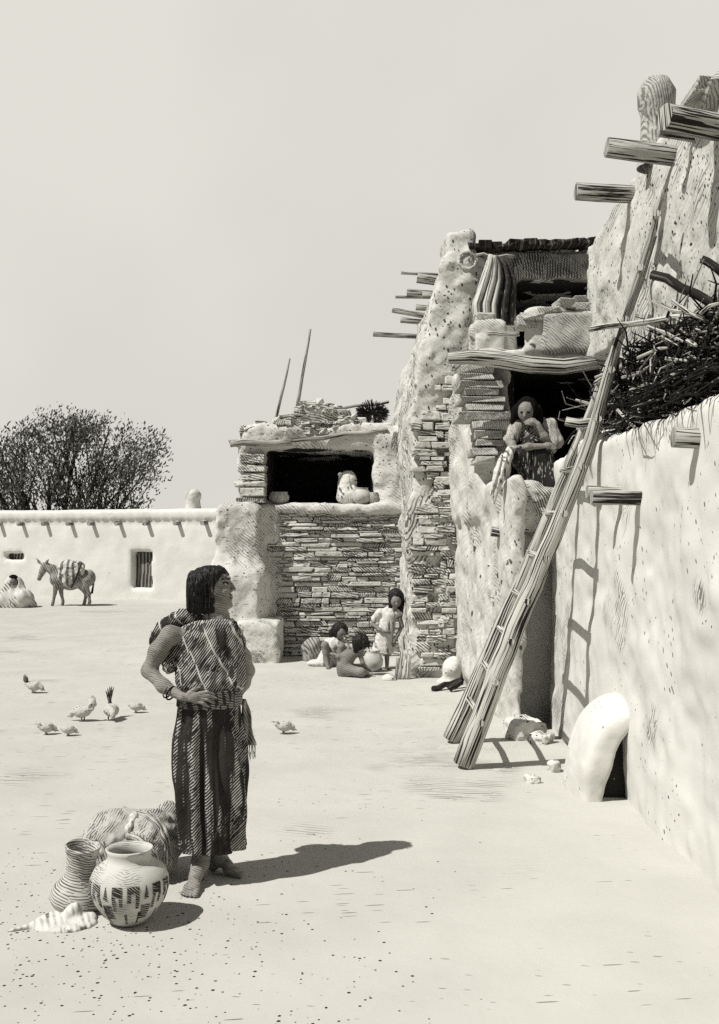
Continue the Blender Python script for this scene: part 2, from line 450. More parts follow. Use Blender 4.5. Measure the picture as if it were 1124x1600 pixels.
# ------------------------------------------------------------------ materials of the place
WALL = (0.70, 0.688, 0.632)
REL = ((0.62, 0.62, 0.75), 0.045, 0.0014)
M_ground = material('pale_dust', (0.625, 0.612, 0.556), [
    dict(k='dash', size=(0.030, 0.030, 0.030), r=0.17, d=0.45, reg=(0.45, 0.46, 0.66), lim=[(0, -0.2, -1.6), (1, 6.6, 4.6)]),
    dict(k='dash', size=(0.022, 0.022, 0.022), r=0.30, d=0.30, reg=(0.6, 0.40, 0.62), lim=[(0, 0.6, -1.2), (1, 6.2, 4.4)]),
    dict(k='dash', size=(0.04, 0.04, 0.04), r=0.16, d=0.30, reg=(0.7, 0.42, 0.62), lim=[(0, 1.2, -0.9), (1, 9.0, 6.0)]),
    dict(k='dash', size=(0.10, 0.018, 0.1), rot=(0, 0, 0.15), r=0.18, d=0.22, reg=(0.6, 0.45, 0.62), s=0.7),
    dict(k='dash', size=(0.18, 0.02, 0.2), rot=(0, 0, -0.12), r=0.22, d=0.35, reg=(0.8, 0.42, 0.62), lim=[(0, 1.6, 0.2)], s=0.7, warp=0.5),
    dict(k='hatch', n=(0.15, 1, 0), sp=0.05, duty=0.16, reg=(0.7, 0.60, 0.70), lim=[(1, 4.2, 7)], s=0.6, wob=.6),
], lumps=(1.3, 0.03))
M_adobe = material('whitewashed_adobe', WALL, [
    dict(k='dash', size=(0.03, 0.03, 0.07), rot=(0.3, 0.2, 0), r=0.24, d=0.5, reg=(0.9, 0.50, 0.66), s=0.85),
    dict(k='hatch', n=(0.4, 0.9, 0.75), sp=0.035, duty=0.3, reg=(1.1, 0.60, 0.68), wob=1.0, s=0.6),
], lumps=(2.2, 0.05), relief=REL)
M_speck = material('speckled_adobe', WALL, [
    dict(k='dash', size=(0.028, 0.028, 0.05), rot=(0.5, 0.2, 0), r=0.30, d=0.62, reg=(1.4, 0.28, 0.52), s=0.9),
    dict(k='dash', size=(0.05, 0.05, 0.04), r=0.26, d=0.30, reg=(1.8, 0.40, 0.6)),
    dict(k='hatch', n=(0.2, 0.8, 0.9), sp=0.045, duty=0.22, reg=(0.8, 0.48, 0.62), wob=1.2, brk=9, s=0.65),
], lumps=(2.5, 0.06), relief=REL)
M_tower = material('weathered_adobe', WALL, [
    dict(k='dash', size=(0.045, 0.045, 0.10), rot=(0.25, 0.25, 0), r=0.28, d=0.75, reg=(1.0, 0.36, 0.58), s=0.9),
    dict(k='hatch', n=(0.6, 0.7, -0.4), sp=0.035, duty=0.32, reg=(0.9, 0.48, 0.58), wob=1.0, s=0.8),
    dict(k='dash', size=(0.055, 0.06, 0.035), r=0.30, d=0.45, reg=(1.3, 0.46, 0.60), s=0.85, warp=0.8),
], lumps=(2.0, 0.09), relief=REL)
M_shade = material('painted_shade_adobe', (0.50, 0.49, 0.45), [  # darker base and hatching paint shade onto these front faces
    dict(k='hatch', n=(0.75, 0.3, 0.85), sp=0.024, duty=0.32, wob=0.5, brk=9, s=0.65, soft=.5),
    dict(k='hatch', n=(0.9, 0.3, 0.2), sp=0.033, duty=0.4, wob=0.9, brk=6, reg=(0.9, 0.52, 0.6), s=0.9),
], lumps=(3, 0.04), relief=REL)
M_far = material('far_whitewash', (0.86, 0.85, 0.79), [
    dict(k='dash', size=(0.5, 0.3, 0.08), r=0.2, d=0.1, reg=(0.3, 0.5, 0.6), s=0.5)], lumps=(1.0, 0.05))
M_stone = material('dry_laid_stone', (0.70, 0.69, 0.63), [
    dict(k='hatch', n=(0.15, 0.2, 1), sp=0.036, duty=0.30, wob=1.4, isl=(-0.1, 0.42), brk=9, s=0.8),
    dict(k='hatch', n=(0.8, 0.3, 0.8), sp=0.030, duty=0.36, wob=0.6, isl=(0.36, 0.58), brk=9, s=0.8),
    dict(k='hatch', n=(-0.9, 0.3, 0.4), sp=0.03, duty=0.5, wob=0.6, isl=(0.58, 0.66), s=0.85),
    dict(k='dash', size=(0.08, 0.06, 0.022), r=0.32, d=0.4, warp=0.6, s=0.9),
], lumps=(6, 0.04), var=0.15)
M_slab = material('split_stone_slab', (0.60, 0.59, 0.54), [
    dict(k='hatch', n=(0.8, 0.3, 0.7), sp=0.020, duty=0.34, wob=0.5, isl=(-0.1, 0.5), brk=12, s=0.6, soft=.5),
    dict(k='hatch', n=(1, 0.3, 0.1), sp=0.020, duty=0.34, wob=0.5, isl=(0.5, 0.8), brk=12, s=0.6, soft=.5),
], lumps=(6, 0.04), var=0.12, relief=REL)
M_sill = material('sill_rock', (0.66, 0.65, 0.60), [dict(k='hatch', n=(0.9, 0.1, 0.5), sp=0.022, duty=0.36, wob=0.6, lim=[(0, -0.42, -0.28)], s=0.85), dict(k='dash', size=(.10, .1, .02), r=.3, d=.4, warp=.5)], lumps=(5, .05))  # hatching limited to the right paints a shaded side into the rock
M_rock = material('pale_rock', (0.76, 0.75, 0.69), [
    dict(k='dash', size=(0.05, 0.05, 0.02), r=0.26, d=0.35, reg=(3, 0.45, 0.6), warp=0.5),
    dict(k='hatch', n=(0.8, 0.4, 0.6), sp=0.021, duty=0.32, reg=(2.5, 0.52, 0.60), wob=0.6, brk=10, s=0.7)], lumps=(5, 0.05), relief=REL)
M_hollow_shade = material('painted_hollow_shade', (0.035, 0.032, 0.03), [  # near-black colour paints the shade inside open rooms and the oven
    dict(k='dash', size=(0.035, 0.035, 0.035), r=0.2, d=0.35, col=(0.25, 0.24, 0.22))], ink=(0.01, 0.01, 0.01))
def wood(name, base, dens, s3=(60, 2.2, 1), b=0.06, ring=None):
    return material(name, base, [dict(k='grain', s3=s3, a=dens, b=dens + b),
                                 dict(k='grain', s3=(s3[0] * 0.45, s3[1] * 0.5, 1), a=dens + 0.08, b=dens + 0.10)], coord='UV', var=0.15)
M_log = wood('weathered_log', (0.52, 0.50, 0.45), 0.52, s3=(85, 2.0, 1))
M_pole = wood('peeled_pole', (0.66, 0.65, 0.59), 0.515, s3=(75, 1.3, 1), b=.04)
M_beam = wood('roof_beam_wood', (0.55, 0.54, 0.49), 0.50, s3=(75, 2.0, 1))
M_darkwood = wood('dark_stick', (0.16, 0.15, 0.135), 0.42, s3=(60, 3, 1))
M_twig = material('dark_brushwood', (0.022, 0.02, 0.018), [dict(k='dash', size=(.03, .12, .02), r=.3, d=.35, col=(.18, .17, .15), warp=.5)], var=0.3)
M_twigl = material('bleached_twig', (0.62, 0.60, 0.54), [dict(k='grain', s3=(120, 6, 1), a=0.52, b=0.58)], coord='UV')

# ------------------------------------------------------------------ ground
g = MB()
g.grid([[np.array([x, y, 0.0]) for x in np.linspace(-300, 300, 25)] for y in np.linspace(-20, 520, 25)], close_u=False)
g.f = [f[::-1] for f in g.f]
go = g.obj('ground', M_ground, base=(0, 0, 0)); go['kind'] = 'structure'

def log_between(name, a, b, r, mat, parent=None, n=14, bend=0.02, label=None, cat=None, group=None, r2=None, seg=6, jag=0.05):
    a = np.array(a, float); b = np.array(b, float); r2 = r if r2 is None else r2
    pts = [a + (b - a) * t + np.array([0, rnd(-bend, bend), rnd(-bend, bend)]) * (0 < t < 1) for t in np.linspace(0, 1, seg)]
    mb = MB(); mb.tube(pts, [r + (r2 - r) * t for t in np.linspace(0, 1, seg)], n, jag)
    o = mb.obj(name, mat, parent, smooth=False)
    for p in o.data.polygons:
        if len(p.vertices) == 4: p.use_smooth = True
    if label: tag(o, label, cat, group)
    return o
def stones_face(mb, x0, x1, z0, z1, Yf, h=(0.05, 0.12), w=(0.10, 0.42), proud=0.03, gap=0.012, fill=1.0, yfun=None):
    z = z0
    while z < z1:
        hh = rnd(*h); x = x0 + rnd(-0.1, 0.05)
        while x < x1:
            ww = rnd(*w)
            if random.random() < fill:
                y = Yf if yfun is None else yfun(x, z)
                pr = rnd(-0.02, proud)
                mb.stone((x + ww / 2, y + 0.06 - pr, z + hh / 2 + rnd(-0.01, 0.01)), (ww / 2 - gap / 2, 0.08, hh / 2 - gap / 2), j=0.12, bev=0.25)
            x += ww
        z += hh
def room_lining(name, x0, x1, y0, y1, z0, z1, parent, mat=None):  # dark boxes lining a room, their colour standing in for its shade
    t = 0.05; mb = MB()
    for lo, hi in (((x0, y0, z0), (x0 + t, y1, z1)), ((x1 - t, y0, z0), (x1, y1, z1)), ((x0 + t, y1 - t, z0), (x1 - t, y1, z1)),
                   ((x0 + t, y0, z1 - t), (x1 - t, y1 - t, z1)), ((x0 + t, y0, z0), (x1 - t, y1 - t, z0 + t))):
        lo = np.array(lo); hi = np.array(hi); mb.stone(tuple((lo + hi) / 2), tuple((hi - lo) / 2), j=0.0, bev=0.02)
    return mb.obj(name, mat or M_hollow_shade, parent)

# ------------------------------------------------------------------ long low house across the plaza
fa = np.array([-12.2, 31.2]); fb = np.array([-3.6, 28.2]); fd = (fb - fa) / np.linalg.norm(fb - fa); fn = np.array([fd[1], -fd[0]])
house = empty('adobe_house', (-7.7, 29.3, 0)); tag(house, 'long low whitewashed flat-roofed house with a row of roof beams across the plaza', 'house')
def fp(t, out=0.0): q = fa + fd * t + fn * out; return q
Lf = float(np.linalg.norm(fb - fa))
S = Solid((-13.0, 26.5, -0.3), (-1.2, 36.5, 3.0), 0.09)
pl = [fp(-0.2), fp(Lf + 1.0), fp(Lf + 1.0, -4.0), fp(-0.2, -4.0)]
S.poly(pl, -0.3, 2.14, 0.08)
S.poly([fp(-0.2, 0.06), fp(Lf + 1.0, 0.06), fp(Lf + 1.0, -4.1), fp(-0.2, -4.1)], 2.24, 2.56, 0.06)
S.poly([fp(-0.2, -0.02), fp(Lf + 1.0, -0.02), fp(Lf + 1.0, -3.9), fp(-0.2, -3.9)], 2.0, 2.35, 0.05)
def tx(px, depth=0.0):   # parameter along the front for a photo column
    best = None
    for t in np.linspace(-0.5, Lf + 1, 800):
        q = fp(t); e = abs(CX + F * q[0] / q[1] - px)
        if best is None or e < best[0]: best = (e, t, q[1])
    return best[1], best[2]
t0, Yd = tx(206); t1, _ = tx(237); z0 = EYE - (918 - HY) / F * Yd; z1 = EYE - (862 - HY) / F * Yd
S.poly([fp(t0, 0.3), fp(t1, 0.3), fp(t1, -0.35), fp(t0, -0.35)], z0, z1, 0.01, cut=True)
u0, Yn = tx(8); u1, _ = tx(37); n0 = EYE - (875 - HY) / F * Yn; n1 = EYE - (864 - HY) / F * Yn
S.poly([fp(u0, 0.3), fp(u1, 0.3), fp(u1, -0.3), fp(u0, -0.3)], n0, n1, 0.01, cut=True)
S.rough((0.02, 0.8), (0.012, 0.25))
S.obj('wall', M_far, house)
def vert_panel(name, t0, t1, z0, z1, out, mat, parent, thick=0.06):
    mb = MB(); c = fp((t0 + t1) / 2, out); ang = math.atan2(fd[1], fd[0])
    mb.stone((c[0], c[1], (z0 + z1) / 2), ((t1 - t0) / 2, thick / 2, (z1 - z0) / 2), j=0.0, rot=ang, bev=0.05); return mb.obj(name, mat, parent)
M_door = material('dark_plank_door', (0.06, 0.056, 0.05), [dict(k='hatch', n=(1, 0.3, 0), sp=0.09, duty=0.25, col=(0.3, 0.29, 0.26), wob=0.4, brk=3)], ink=(0.3, 0.3, 0.3))
vert_panel('door', t0, t1, z0, z1, -0.26, M_door, house)
vert_panel('niche_back', u0, u1, n0, n1, -0.2, M_door, house)  # dark panel at the back of the small niche
for px in (2, 36, 74, 112, 146, 188, 232, 280, 322):
    t, Yv = tx(px); a = fp(t, -0.1); b = fp(t - 0.02, 0.20)
    log_between('roof_beam', (*a, 2.17), (*b, 2.15), 0.065, M_beam, house, n=8, bend=0, seg=3)
t, Yv = tx(286); c = fp(t, -0.6)
mb = lathe([(0.24, 0), (0.20, 0.25), (0.22, 0.3), (0.24, 0.45), (0.15, 0.58), (0.10, 0.58), (0.13, 0.45), (0.13, 0.1), (0, 0.1)], (c[0], c[1], 2.54), 20)
mb.obj('chimney_pot', M_rock, house, smooth=True)

# ------------------------------------------------------------------ stone store room with the open upper gallery
store = empty('store_room', (-0.5, 15.5, 0)); tag(store, 'stone-faced store room with a wide dark opening full of pots under a broken roof edge', 'house')
S = Solid((-2.6, 14.6, -0.2), (1.0, 19.0, 4.2), 0.04)
S.box((-1.85, 15.55, -0.3), (0.75, 18.6, 3.42), 0.06)
S.box((-1.40, 15.3, 2.30), (0.20, 17.8, 3.14), 0.02, cut=True)
S.box((-1.75, 15.50, 3.12), (0.75, 17.5, 3.50), 0.08, k=0.05)
S.poly([(-2.12, 15.05), (-1.50, 15.15), (-1.40, 16.3), (-2.1, 16.4)], -0.3, 2.30, 0.14, k=0.06, batter=-0.0)
S.poly([(-1.7, 15.3), (-1.24, 15.42), (-1.2, 16), (-1.7, 16)], 1.75, 2.28, 0.10, k=0.15)
S.poly([(-2.32, 14.8), (-1.5, 14.9), (-1.4, 16.3), (-2.3, 16.4)], -0.3, 1.3, 0.2, k=0.5)
S.box((0.22, 15.45, 2.25), (0.8, 16.2, 3.40), 0.08, k=0.05)
S.box((-1.42, 15.38, 2.18), (0.8, 15.8, 2.29), 0.03, k=0.02)
S.rough((0.045, 0.7), (0.03, 0.25), (0.02, 0.11), (0.012, 0.06))
M_store = material('store_adobe', (0.74, 0.72, 0.67), [
    dict(k='dash', size=(0.16, 0.12, 0.03), r=0.22, d=0.4, warp=.6, s=0.6),
    dict(k='dash', size=(0.05, 0.05, 0.04), r=0.26, d=0.6, reg=(1.0, 0.42, 0.6), s=0.85),
    dict(k='hatch', n=(0.75, 0.3, 0.8), sp=0.038, duty=0.32, reg=(0.8, 0.49, 0.58), wob=0.5, s=0.5, brk=7)], lumps=(2.2, 0.08), relief=REL)
S.obj('wall', M_store, store)
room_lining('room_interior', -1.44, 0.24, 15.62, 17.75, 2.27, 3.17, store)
random.seed(11)
mb = MB(); stones_face(mb, -1.50, 0.62, 0.0, 2.16, 15.50, h=(0.035, 0.10), w=(0.10, 0.5), proud=0.05)
mb.obj('stone_facing', M_stone, store)
mb = MB()
z = 2.30; k_ = 0
while z < 3.05:       # ragged slab pier at the opening's edge
    hh = (0.10, 0.15, 0.09, 0.13, 0.12, 0.16, 0.1)[k_ % 7]; wl = (-1.84, -1.76, -1.88, -1.74, -1.82, -1.78)[k_ % 6]
    mb.stone(((wl - 1.42) / 2, 15.5, z + hh / 2), ((-1.42 - wl) / 2 + 0.01, 0.22, hh / 2 - 0.008), j=0.08); z += hh; k_ += 1
for (px, py, w_, h_) in ((392, 681, 30, 18), (425, 683, 40, 14), (415, 672, 34, 10), (452, 664, 40, 12), (440, 674, 50, 10), (485, 645, 46, 16), (500, 657, 60, 14), (530, 650, 34, 16), (548, 660, 46, 12), (590, 668, 50, 10), (487, 634, 34, 9), (520, 641, 30, 8), (384, 693, 40, 9), (410, 664, 16, 9)):
    c = at(px, py, 15.75); mb.stone(tuple(c), (w_ * 15.75 / 3200, 0.22, h_ * 15.75 / 3200), j=0.16, rot=rnd(-0.1, 0.1))
random.seed(61)
for px in np.arange(384, 560, 7.5):      # crumbling courses under the ragged skyline
    top = np.interp(px, [380, 398, 402, 428, 432, 462, 468, 505, 530, 545, 560], [668, 668, 676, 672, 658, 652, 632, 632, 640, 652, 662]); py = 681.0
    while py > top + 2:
        h_ = rnd(6, 10); c = at(px + rnd(-3, 3), py - h_ / 2, 15.74 + rnd(-.05, .05)); mb.stone(tuple(c), (rnd(9, 17) * 15.75 / 3200, 0.2, h_ * 15.75 / 3200), j=0.22, rot=rnd(-.15, .15)); py -= h_
mb.obj('coping', M_stone, store)
a = at(352, 690, 15.5); b = at(590, 664, 15.5)
log_between('lintel', at(360, 694, 15.42), at(456, 691, 15.42), 0.05, M_log, store, n=8)
log_between('lintel', at(440, 690, 15.46), at(606, 672, 15.46), 0.035, M_log, store, n=8)
o = MB(); o.stone((-1.27, 15.0, 0.28), (0.44, 0.42, 0.31), j=0.08, bev=0.3); 
S = Solid((-1.9, 14.4, -0.1), (-0.9, 15.5, 0.8), 0.03); S.box((-1.75, 14.6, -0.2), (-1.14, 15.45, 0.60), 0.07); S.rough((0.03, 0.3), (0.02, 0.12))
o = S.obj('adobe_bench', M_rock); tag(o, 'low pale adobe block bench against the foot of the stone wall', 'bench')

# ladder poles over the store room roof
o = log_between('ladder_pole', at(464, 640, 16.6), at(485, 514, 16.6), 0.032, M_log, n=7, bend=0.03, r2=0.02, label='taller thin pole rising above the store room roof', cat='pole')
o = log_between('ladder_pole', at(427, 672, 16.5), at(453, 560, 16.5), 0.034, M_log, n=7, bend=0.03, r2=0.015, label='shorter tapering pole sticking up behind the broken parapet', cat='pole')
o = log_between('stick', at(522, 639, 15.9), at(608, 628, 15.9), 0.022, M_log, n=6, label='thin stick lying across the store room roof toward the tower', cat='stick')

# ------------------------------------------------------------------ tall weathered house wall (tower)
tower = empty('tall_adobe_house', (1.0, 14, 0)); tag(tower, 'tall weathered adobe house with rubble showing and beams poking from its side', 'house')
S = Solid((0.2, 12.7, -0.2), (4.2, 21.6, 6.1), 0.036)
def towerf(x, y, z):
    xl = 0.64 - np.clip(y - 14, 0, 7) * 0.014 + np.clip(z - 3.3, 0, 3) ** 1.3 * 0.16
    zt = 5.45 - np.clip(y - 13.9, 0, 9) * 0.12
    return np.maximum(np.maximum(np.maximum(xl - x, 13.2 - y), np.maximum(x - 1.75, y - 21)), z - zt)
S.put(towerf, (0.3, 13.1, -0.3), (1.8, 21.2, 5.8))
S.box((1.08, 13.15, 5.0), (1.52, 13.9, 5.78), 0.10, k=0.1)                # chimney stub on the corner
S.box((1.45, 13.32, 3.4), (3.9, 16.2, 5.62), 0.05, k=0.03)                # upper room
S.box((2.04, 13.0, 4.3), (3.06, 15.6, 5.16), 0.02, cut=True)
S.rough((0.06, 0.9), (0.045, 0.28), (0.024, 0.13), (0.018, 0.07))
S.obj('wall', M_tower, tower)
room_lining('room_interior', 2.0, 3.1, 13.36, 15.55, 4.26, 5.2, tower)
random.seed(5)
mb = MB(); stones_face(mb, 0.74, 1.06, 0.0, 3.4, 13.16, h=(0.05, 0.13), w=(0.12, 0.32), fill=0.9, proud=0.05)
mb.obj('stone_facing', M_stone, tower); mb = MB(); stones_face(mb, 1.06, 1.22, 0.1, 3.9, 13.16, h=(0.05, 0.12), w=(0.07, 0.2), fill=0.85, proud=0.03)
mb.obj('stone_facing', M_stone, tower)
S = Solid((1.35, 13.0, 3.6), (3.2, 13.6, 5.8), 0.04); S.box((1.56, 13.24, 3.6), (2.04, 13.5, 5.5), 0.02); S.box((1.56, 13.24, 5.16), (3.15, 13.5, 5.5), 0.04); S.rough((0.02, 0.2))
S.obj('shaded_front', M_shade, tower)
mb = MB()   # ragged roof edge
x = 1.50
while x < 3.1:
    w_ = rnd(0.04, 0.16); mb.stone((x, 13.3, 5.53 + (x - 1.5) * 0.05 + rnd(-.01, .02)), (w_ / 2 + 0.03, 0.2, rnd(0.025, 0.05)), j=0.3, rot=rnd(-.2, .2)); x += w_
mb.obj('roof_edge', M_darkwood, tower)
for (px0, py0, px1, py1, Y, r) in ((627, 426, 690, 430, 15.2, 0.026), (652, 434, 700, 441, 14.6, 0.075), (636, 457, 690, 461, 15.2, 0.06), (618, 464, 690, 465, 15.5, 0.024), (660, 461, 700, 463, 14.4, 0.05),
                                     (613, 484, 690, 498, 16.2, 0.05), (650, 480, 700, 484, 14.8, 0.045), (626, 500, 690, 505, 16.4, 0.05), (583, 522, 660, 526, 17.5, 0.045)):
    log_between('roof_beam', at(px0, py0, Y), at(px1, py1, Y), r, M_beam, tower, n=8, bend=0.0, seg=3)
# ring of plaster on the pillar
mb = MB(); c = at(731, 407, 13.16); n = 9; R = 0.115
pts = [c + np.array([R * math.cos(2*math.pi*i/n), -0.02, R * math.sin(2*math.pi*i/n)]) for i in range(n + 1)]; mb.tube(pts, 0.022, 7)
tag(mb.obj('hoop', M_rock), 'pale round hoop hung on the shaded wall below the corner chimney', 'hoop')

# ------------------------------------------------------------------ dwelling with the open front where the woman sits
dw = empty('dwelling', (2.0, 11.4, 0)); tag(dw, 'adobe dwelling with a black open front under a heavy log', 'house')
S = Solid((0.7, 9.3, -0.2), (4.0, 13.6, 4.6), 0.035)
S.poly([(1.22, 13.4), (1.41, 9.45), (1.52, 9.45), (1.56, 10.02), (3.6, 10.02), (3.6, 13.4)], -0.3, 2.36, 0.05)
S.poly([(1.16, 13.4), (1.28, 11.0), (1.6, 10.7), (1.7, 13.4)], 2.0, 3.62, 0.08, k=0.1)     # left jamb behind the slabs
S.box((1.2, 10.6, 3.64), (3.6, 13.3, 3.80), 0.05)
S.box((1.55, 12.95, 2.2), (3.6, 13.3, 3.8), 0.05)
S.poly([(1.70, 10.55), (3.4, 10.45), (3.4, 10.85), (1.75, 10.9)], 3.7, 4.16, 0.06, k=0.05)     # parapet
S.poly([(1.24, 11.3), (1.62, 11.3), (1.62, 12.0), (1.26, 12.0)], 3.7, 4.24, 0.08, k=0.08)      # stub
S.box((2.66, 10.4, -0.3), (3.6, 10.9, 3.7), 0.05)
S.rough((0.04, 0.6), (0.035, 0.22), (0.018, 0.10), (0.012, 0.055))
M_dw = material('dwelling_adobe', WALL, [
    dict(k='dash', size=(0.03, 0.03, 0.06), rot=(0.3, 0.2, 0), r=0.25, d=0.5, reg=(1.2, 0.48, 0.62), s=0.85),
    dict(k='hatch', n=(0.95, -0.05, 0.8), sp=0.025, duty=0.30, reg=(0.9, 0.56, 0.64), wob=0.5, brk=9, s=0.6),
    dict(k='dash', size=(0.10, 0.16, 0.10), r=0.32, d=0.3, reg=(1.5, 0.56, 0.62), warp=0.8, s=0.85),
], lumps=(2.2, 0.06), relief=REL)
S.obj('wall', M_dw, dw)
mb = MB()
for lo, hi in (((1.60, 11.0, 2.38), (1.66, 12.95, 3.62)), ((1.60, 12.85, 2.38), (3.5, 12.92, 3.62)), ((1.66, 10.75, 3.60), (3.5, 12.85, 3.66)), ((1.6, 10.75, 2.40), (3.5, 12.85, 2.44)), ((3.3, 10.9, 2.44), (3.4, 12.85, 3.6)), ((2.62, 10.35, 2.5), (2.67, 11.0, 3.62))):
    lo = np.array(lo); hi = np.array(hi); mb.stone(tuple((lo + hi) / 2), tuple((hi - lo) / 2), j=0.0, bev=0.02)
mb.obj('room_interior', M_hollow_shade, dw)
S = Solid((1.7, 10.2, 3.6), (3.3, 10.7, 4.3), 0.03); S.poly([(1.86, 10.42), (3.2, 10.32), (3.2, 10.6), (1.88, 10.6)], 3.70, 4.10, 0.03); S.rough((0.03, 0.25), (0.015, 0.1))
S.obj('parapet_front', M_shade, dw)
mb = MB()
for (px, py, w_, h_, r_) in ((858, 489, 34, 14, 0), (885, 477, 32, 14, .2), (872, 486, 24, 10, 0), (912, 482, 34, 12, 0), (925, 474, 22, 12, .3), (945, 482, 36, 9, 0), (832, 498, 40, 12, 0), (820, 505, 26, 16, .1), (905, 470, 20, 9, 0)):
    c = at(px, py, 10.6); mb = MB(); mb.stone(tuple(c), (w_ * 10.6 / 3200, 0.12, h_ * 10.6 / 3200), j=0.25, rot=r_); mb.obj('coping_stone', M_slab, dw)
c = at(755, 500, 11.6); mb = MB(); mb.stone(tuple(c), (0.11, 0.16, 0.055), j=0.15, bev=.4); mb.obj('coping_stone', M_slab, dw)
# slab pier
mb = MB(); random.seed(21)
for (x0, x1, y0, y1) in ((722, 775, 570, 583), (718, 772, 583, 594), (718, 784, 594, 607), (726, 779, 607, 618), (720, 789, 619, 629), (728, 786, 629, 642), (716, 800, 642, 657), (740, 798, 657, 672), (742, 786, 672, 686), (744, 788, 686, 697), (738, 780, 699, 712), (744, 774, 713, 724)):
    Y = 10.62; c = at((x0 + x1) / 2, (y0 + y1) / 2, Y); h_ = (y1 - y0) * Y / 3200
    mb.stone(tuple(c + np.array([0, 0.22, 0])), ((x1 - x0) * Y / 3200, 0.24, h_ - 0.004), j=0.10, bev=0.2, rot=rnd(-.05, .05))
mb.obj('slab_pier', M_slab, dw)
mb = MB(); random.seed(23)
for (px, py, w_, h_) in ((768, 890, 12, 20), (763, 915, 20, 24), (772, 935, 14, 12), (757, 945, 16, 12), (742, 640, 16, 12), (735, 600, 20, 14)):
    Y = 12.0 if px > 750 else 11.9
    # set into the slanting side wall
    xw = 1.22 + (13.4 - 11.2) * 0.0686; Yw = xw * F / (px - CX); c = at(px, py, Yw)
    mb = MB(); mb.stone(tuple(c + np.array([0.06, 0, 0])), (0.09, w_ * Yw / 2200, h_ * Yw / 3200), j=0.2); mb.obj('rubble_stone', M_stone, dw)
log_between('roof_beam', at(768, 830, 9.9), at(812, 838, 9.9), 0.052, M_beam, dw, n=9, seg=3, bend=0)
o = MB(); random.seed(3)
P_ = [(700, 560, .055), (735, 558, .075), (780, 562, .085), (830, 570, .085), (880, 573, .08), (915, 568, .075), (960, 562, .07)]
o.tube([at(a_, b_, 10.3) for a_, b_, r in P_], [r for a_, b_, r in P_], 16, 0.04); o = o.obj('lintel', M_pole, dw)
for p in o.data.polygons: p.use_smooth = len(p.vertices) == 4
log_between('roof_pole', at(745, 548, 10.75), at(806, 553, 10.75), 0.03, M_log, dw, n=7)
log_between('roof_pole', at(762, 521, 11.1), at(812, 521, 11.1), 0.028, M_pole, dw, n=7)
# sill boulder the woman sits on
S = Solid((1.2, 9.5, 1.7), (2.2, 10.9, 2.6), 0.025); c = at(822, 778, 9.95)
S.box((1.44, 9.72, 1.86), (1.90, 10.45, 2.30), 0.07); S.ell(at(812, 762, 9.95), (.20, .25, .10), k=.06); S.rough((0.05, (0.3, 0.3, 0.10)), (0.03, (0.12, 0.12, 0.05)))
S.obj('sill_stone', M_sill, dw)

# ------------------------------------------------------------------ near terrace block
near = empty('terrace_house', (2.2, 7, 0)); tag(near, 'plain white adobe terrace block whose long side fills the right of the view', 'house')
S = Solid((1.55, 2.6, -0.2), (3.4, 10.1, 3.0), 0.035)
S.box((1.84, 2.8, -0.3), (3.3, 9.95, 2.58), 0.08, ndisp=None)
S.box((1.82, 7.9, 2.30), (2.4, 8.8, 2.62), 0.06, k=0.04)
S.rough((0.04, 0.8), (0.02, 0.25), (0.012, 0.11), (0.006, 0.06))
M_near = material('smooth_whitewash', (0.83, 0.815, 0.755), [
    dict(k='dash', size=(0.035, 0.035, 0.07), rot=(0.4, 0, 0), r=0.22, d=0.40, reg=(1.1, 0.42, 0.6), s=0.75),
    dict(k='hatch', n=(0.2, 0.9, 0.6), sp=0.03, duty=0.28, reg=(1.5, 0.60, 0.68), wob=0.8, brk=8, s=0.7),
    dict(k='dash', size=(0.05, 0.05, 0.05), rot=(0.6, 0, 0), r=0.16, d=0.35, reg=(0.9, 0.5, 0.62), warp=.8, s=0.85),
], lumps=(1.6, 0.02))
S.obj('wall', M_near, near)
for (px, py, tpx, Y, r) in ((1003, 779, 922, 6.75, 0.052), (975, 771, 916, 7.25, 0.045), (930, 745, 905, 8.4, 0.04)):
    rt = at(px, py, Y); tip = np.array([(tpx - CX) / F * Y, Y - 0.03, rt[2] + 0.01]); log_between('roof_beam', tip, rt + np.array([0.2, 0, 0]), r, M_beam, near, n=11, seg=4, bend=0)
log_between('roof_beam', at(1052, 683, 5.55), at(1175, 690, 5.55), 0.055, M_beam, near, n=12, seg=4, bend=0)

M_oven = material('oven_plaster', (0.80, 0.785, 0.725), [dict(k='dash', size=(0.03, 0.03, 0.05), r=0.2, d=0.3, reg=(2.0, 0.48, 0.6), s=0.7)], lumps=(3, 0.02))
# bread oven against its foot: thin shell open to the front
S = Solid((1.2, 6.5, -0.05), (2.1, 8.3, 0.95), 0.012)
S.ell((1.86, 7.35, 0.0), (0.37, 0.66, 0.70)); S.ell((1.93, 7.35, 0.0), (0.27, 0.62, 0.62), cut=True, k=.02)
S.box((1.0, 6.0, -1), (2.4, 7.02, 1.5), 0.0, cut=True, k=0.05)
S.rough((0.02, 0.25), (0.004, 0.06))
o = empty('bread_oven', (1.7, 7.3, 0)); tag(o, 'rounded white adobe oven with a black arched mouth at the foot of the long wall', 'oven')
S.obj('dome', M_oven, o)
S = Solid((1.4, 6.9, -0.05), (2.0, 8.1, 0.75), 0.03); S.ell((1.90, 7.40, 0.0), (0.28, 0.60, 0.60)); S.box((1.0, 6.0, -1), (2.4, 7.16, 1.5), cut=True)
S.obj('oven_mouth', M_hollow_shade, o)  # near-black filler inside the dome, painting the hollow's shade

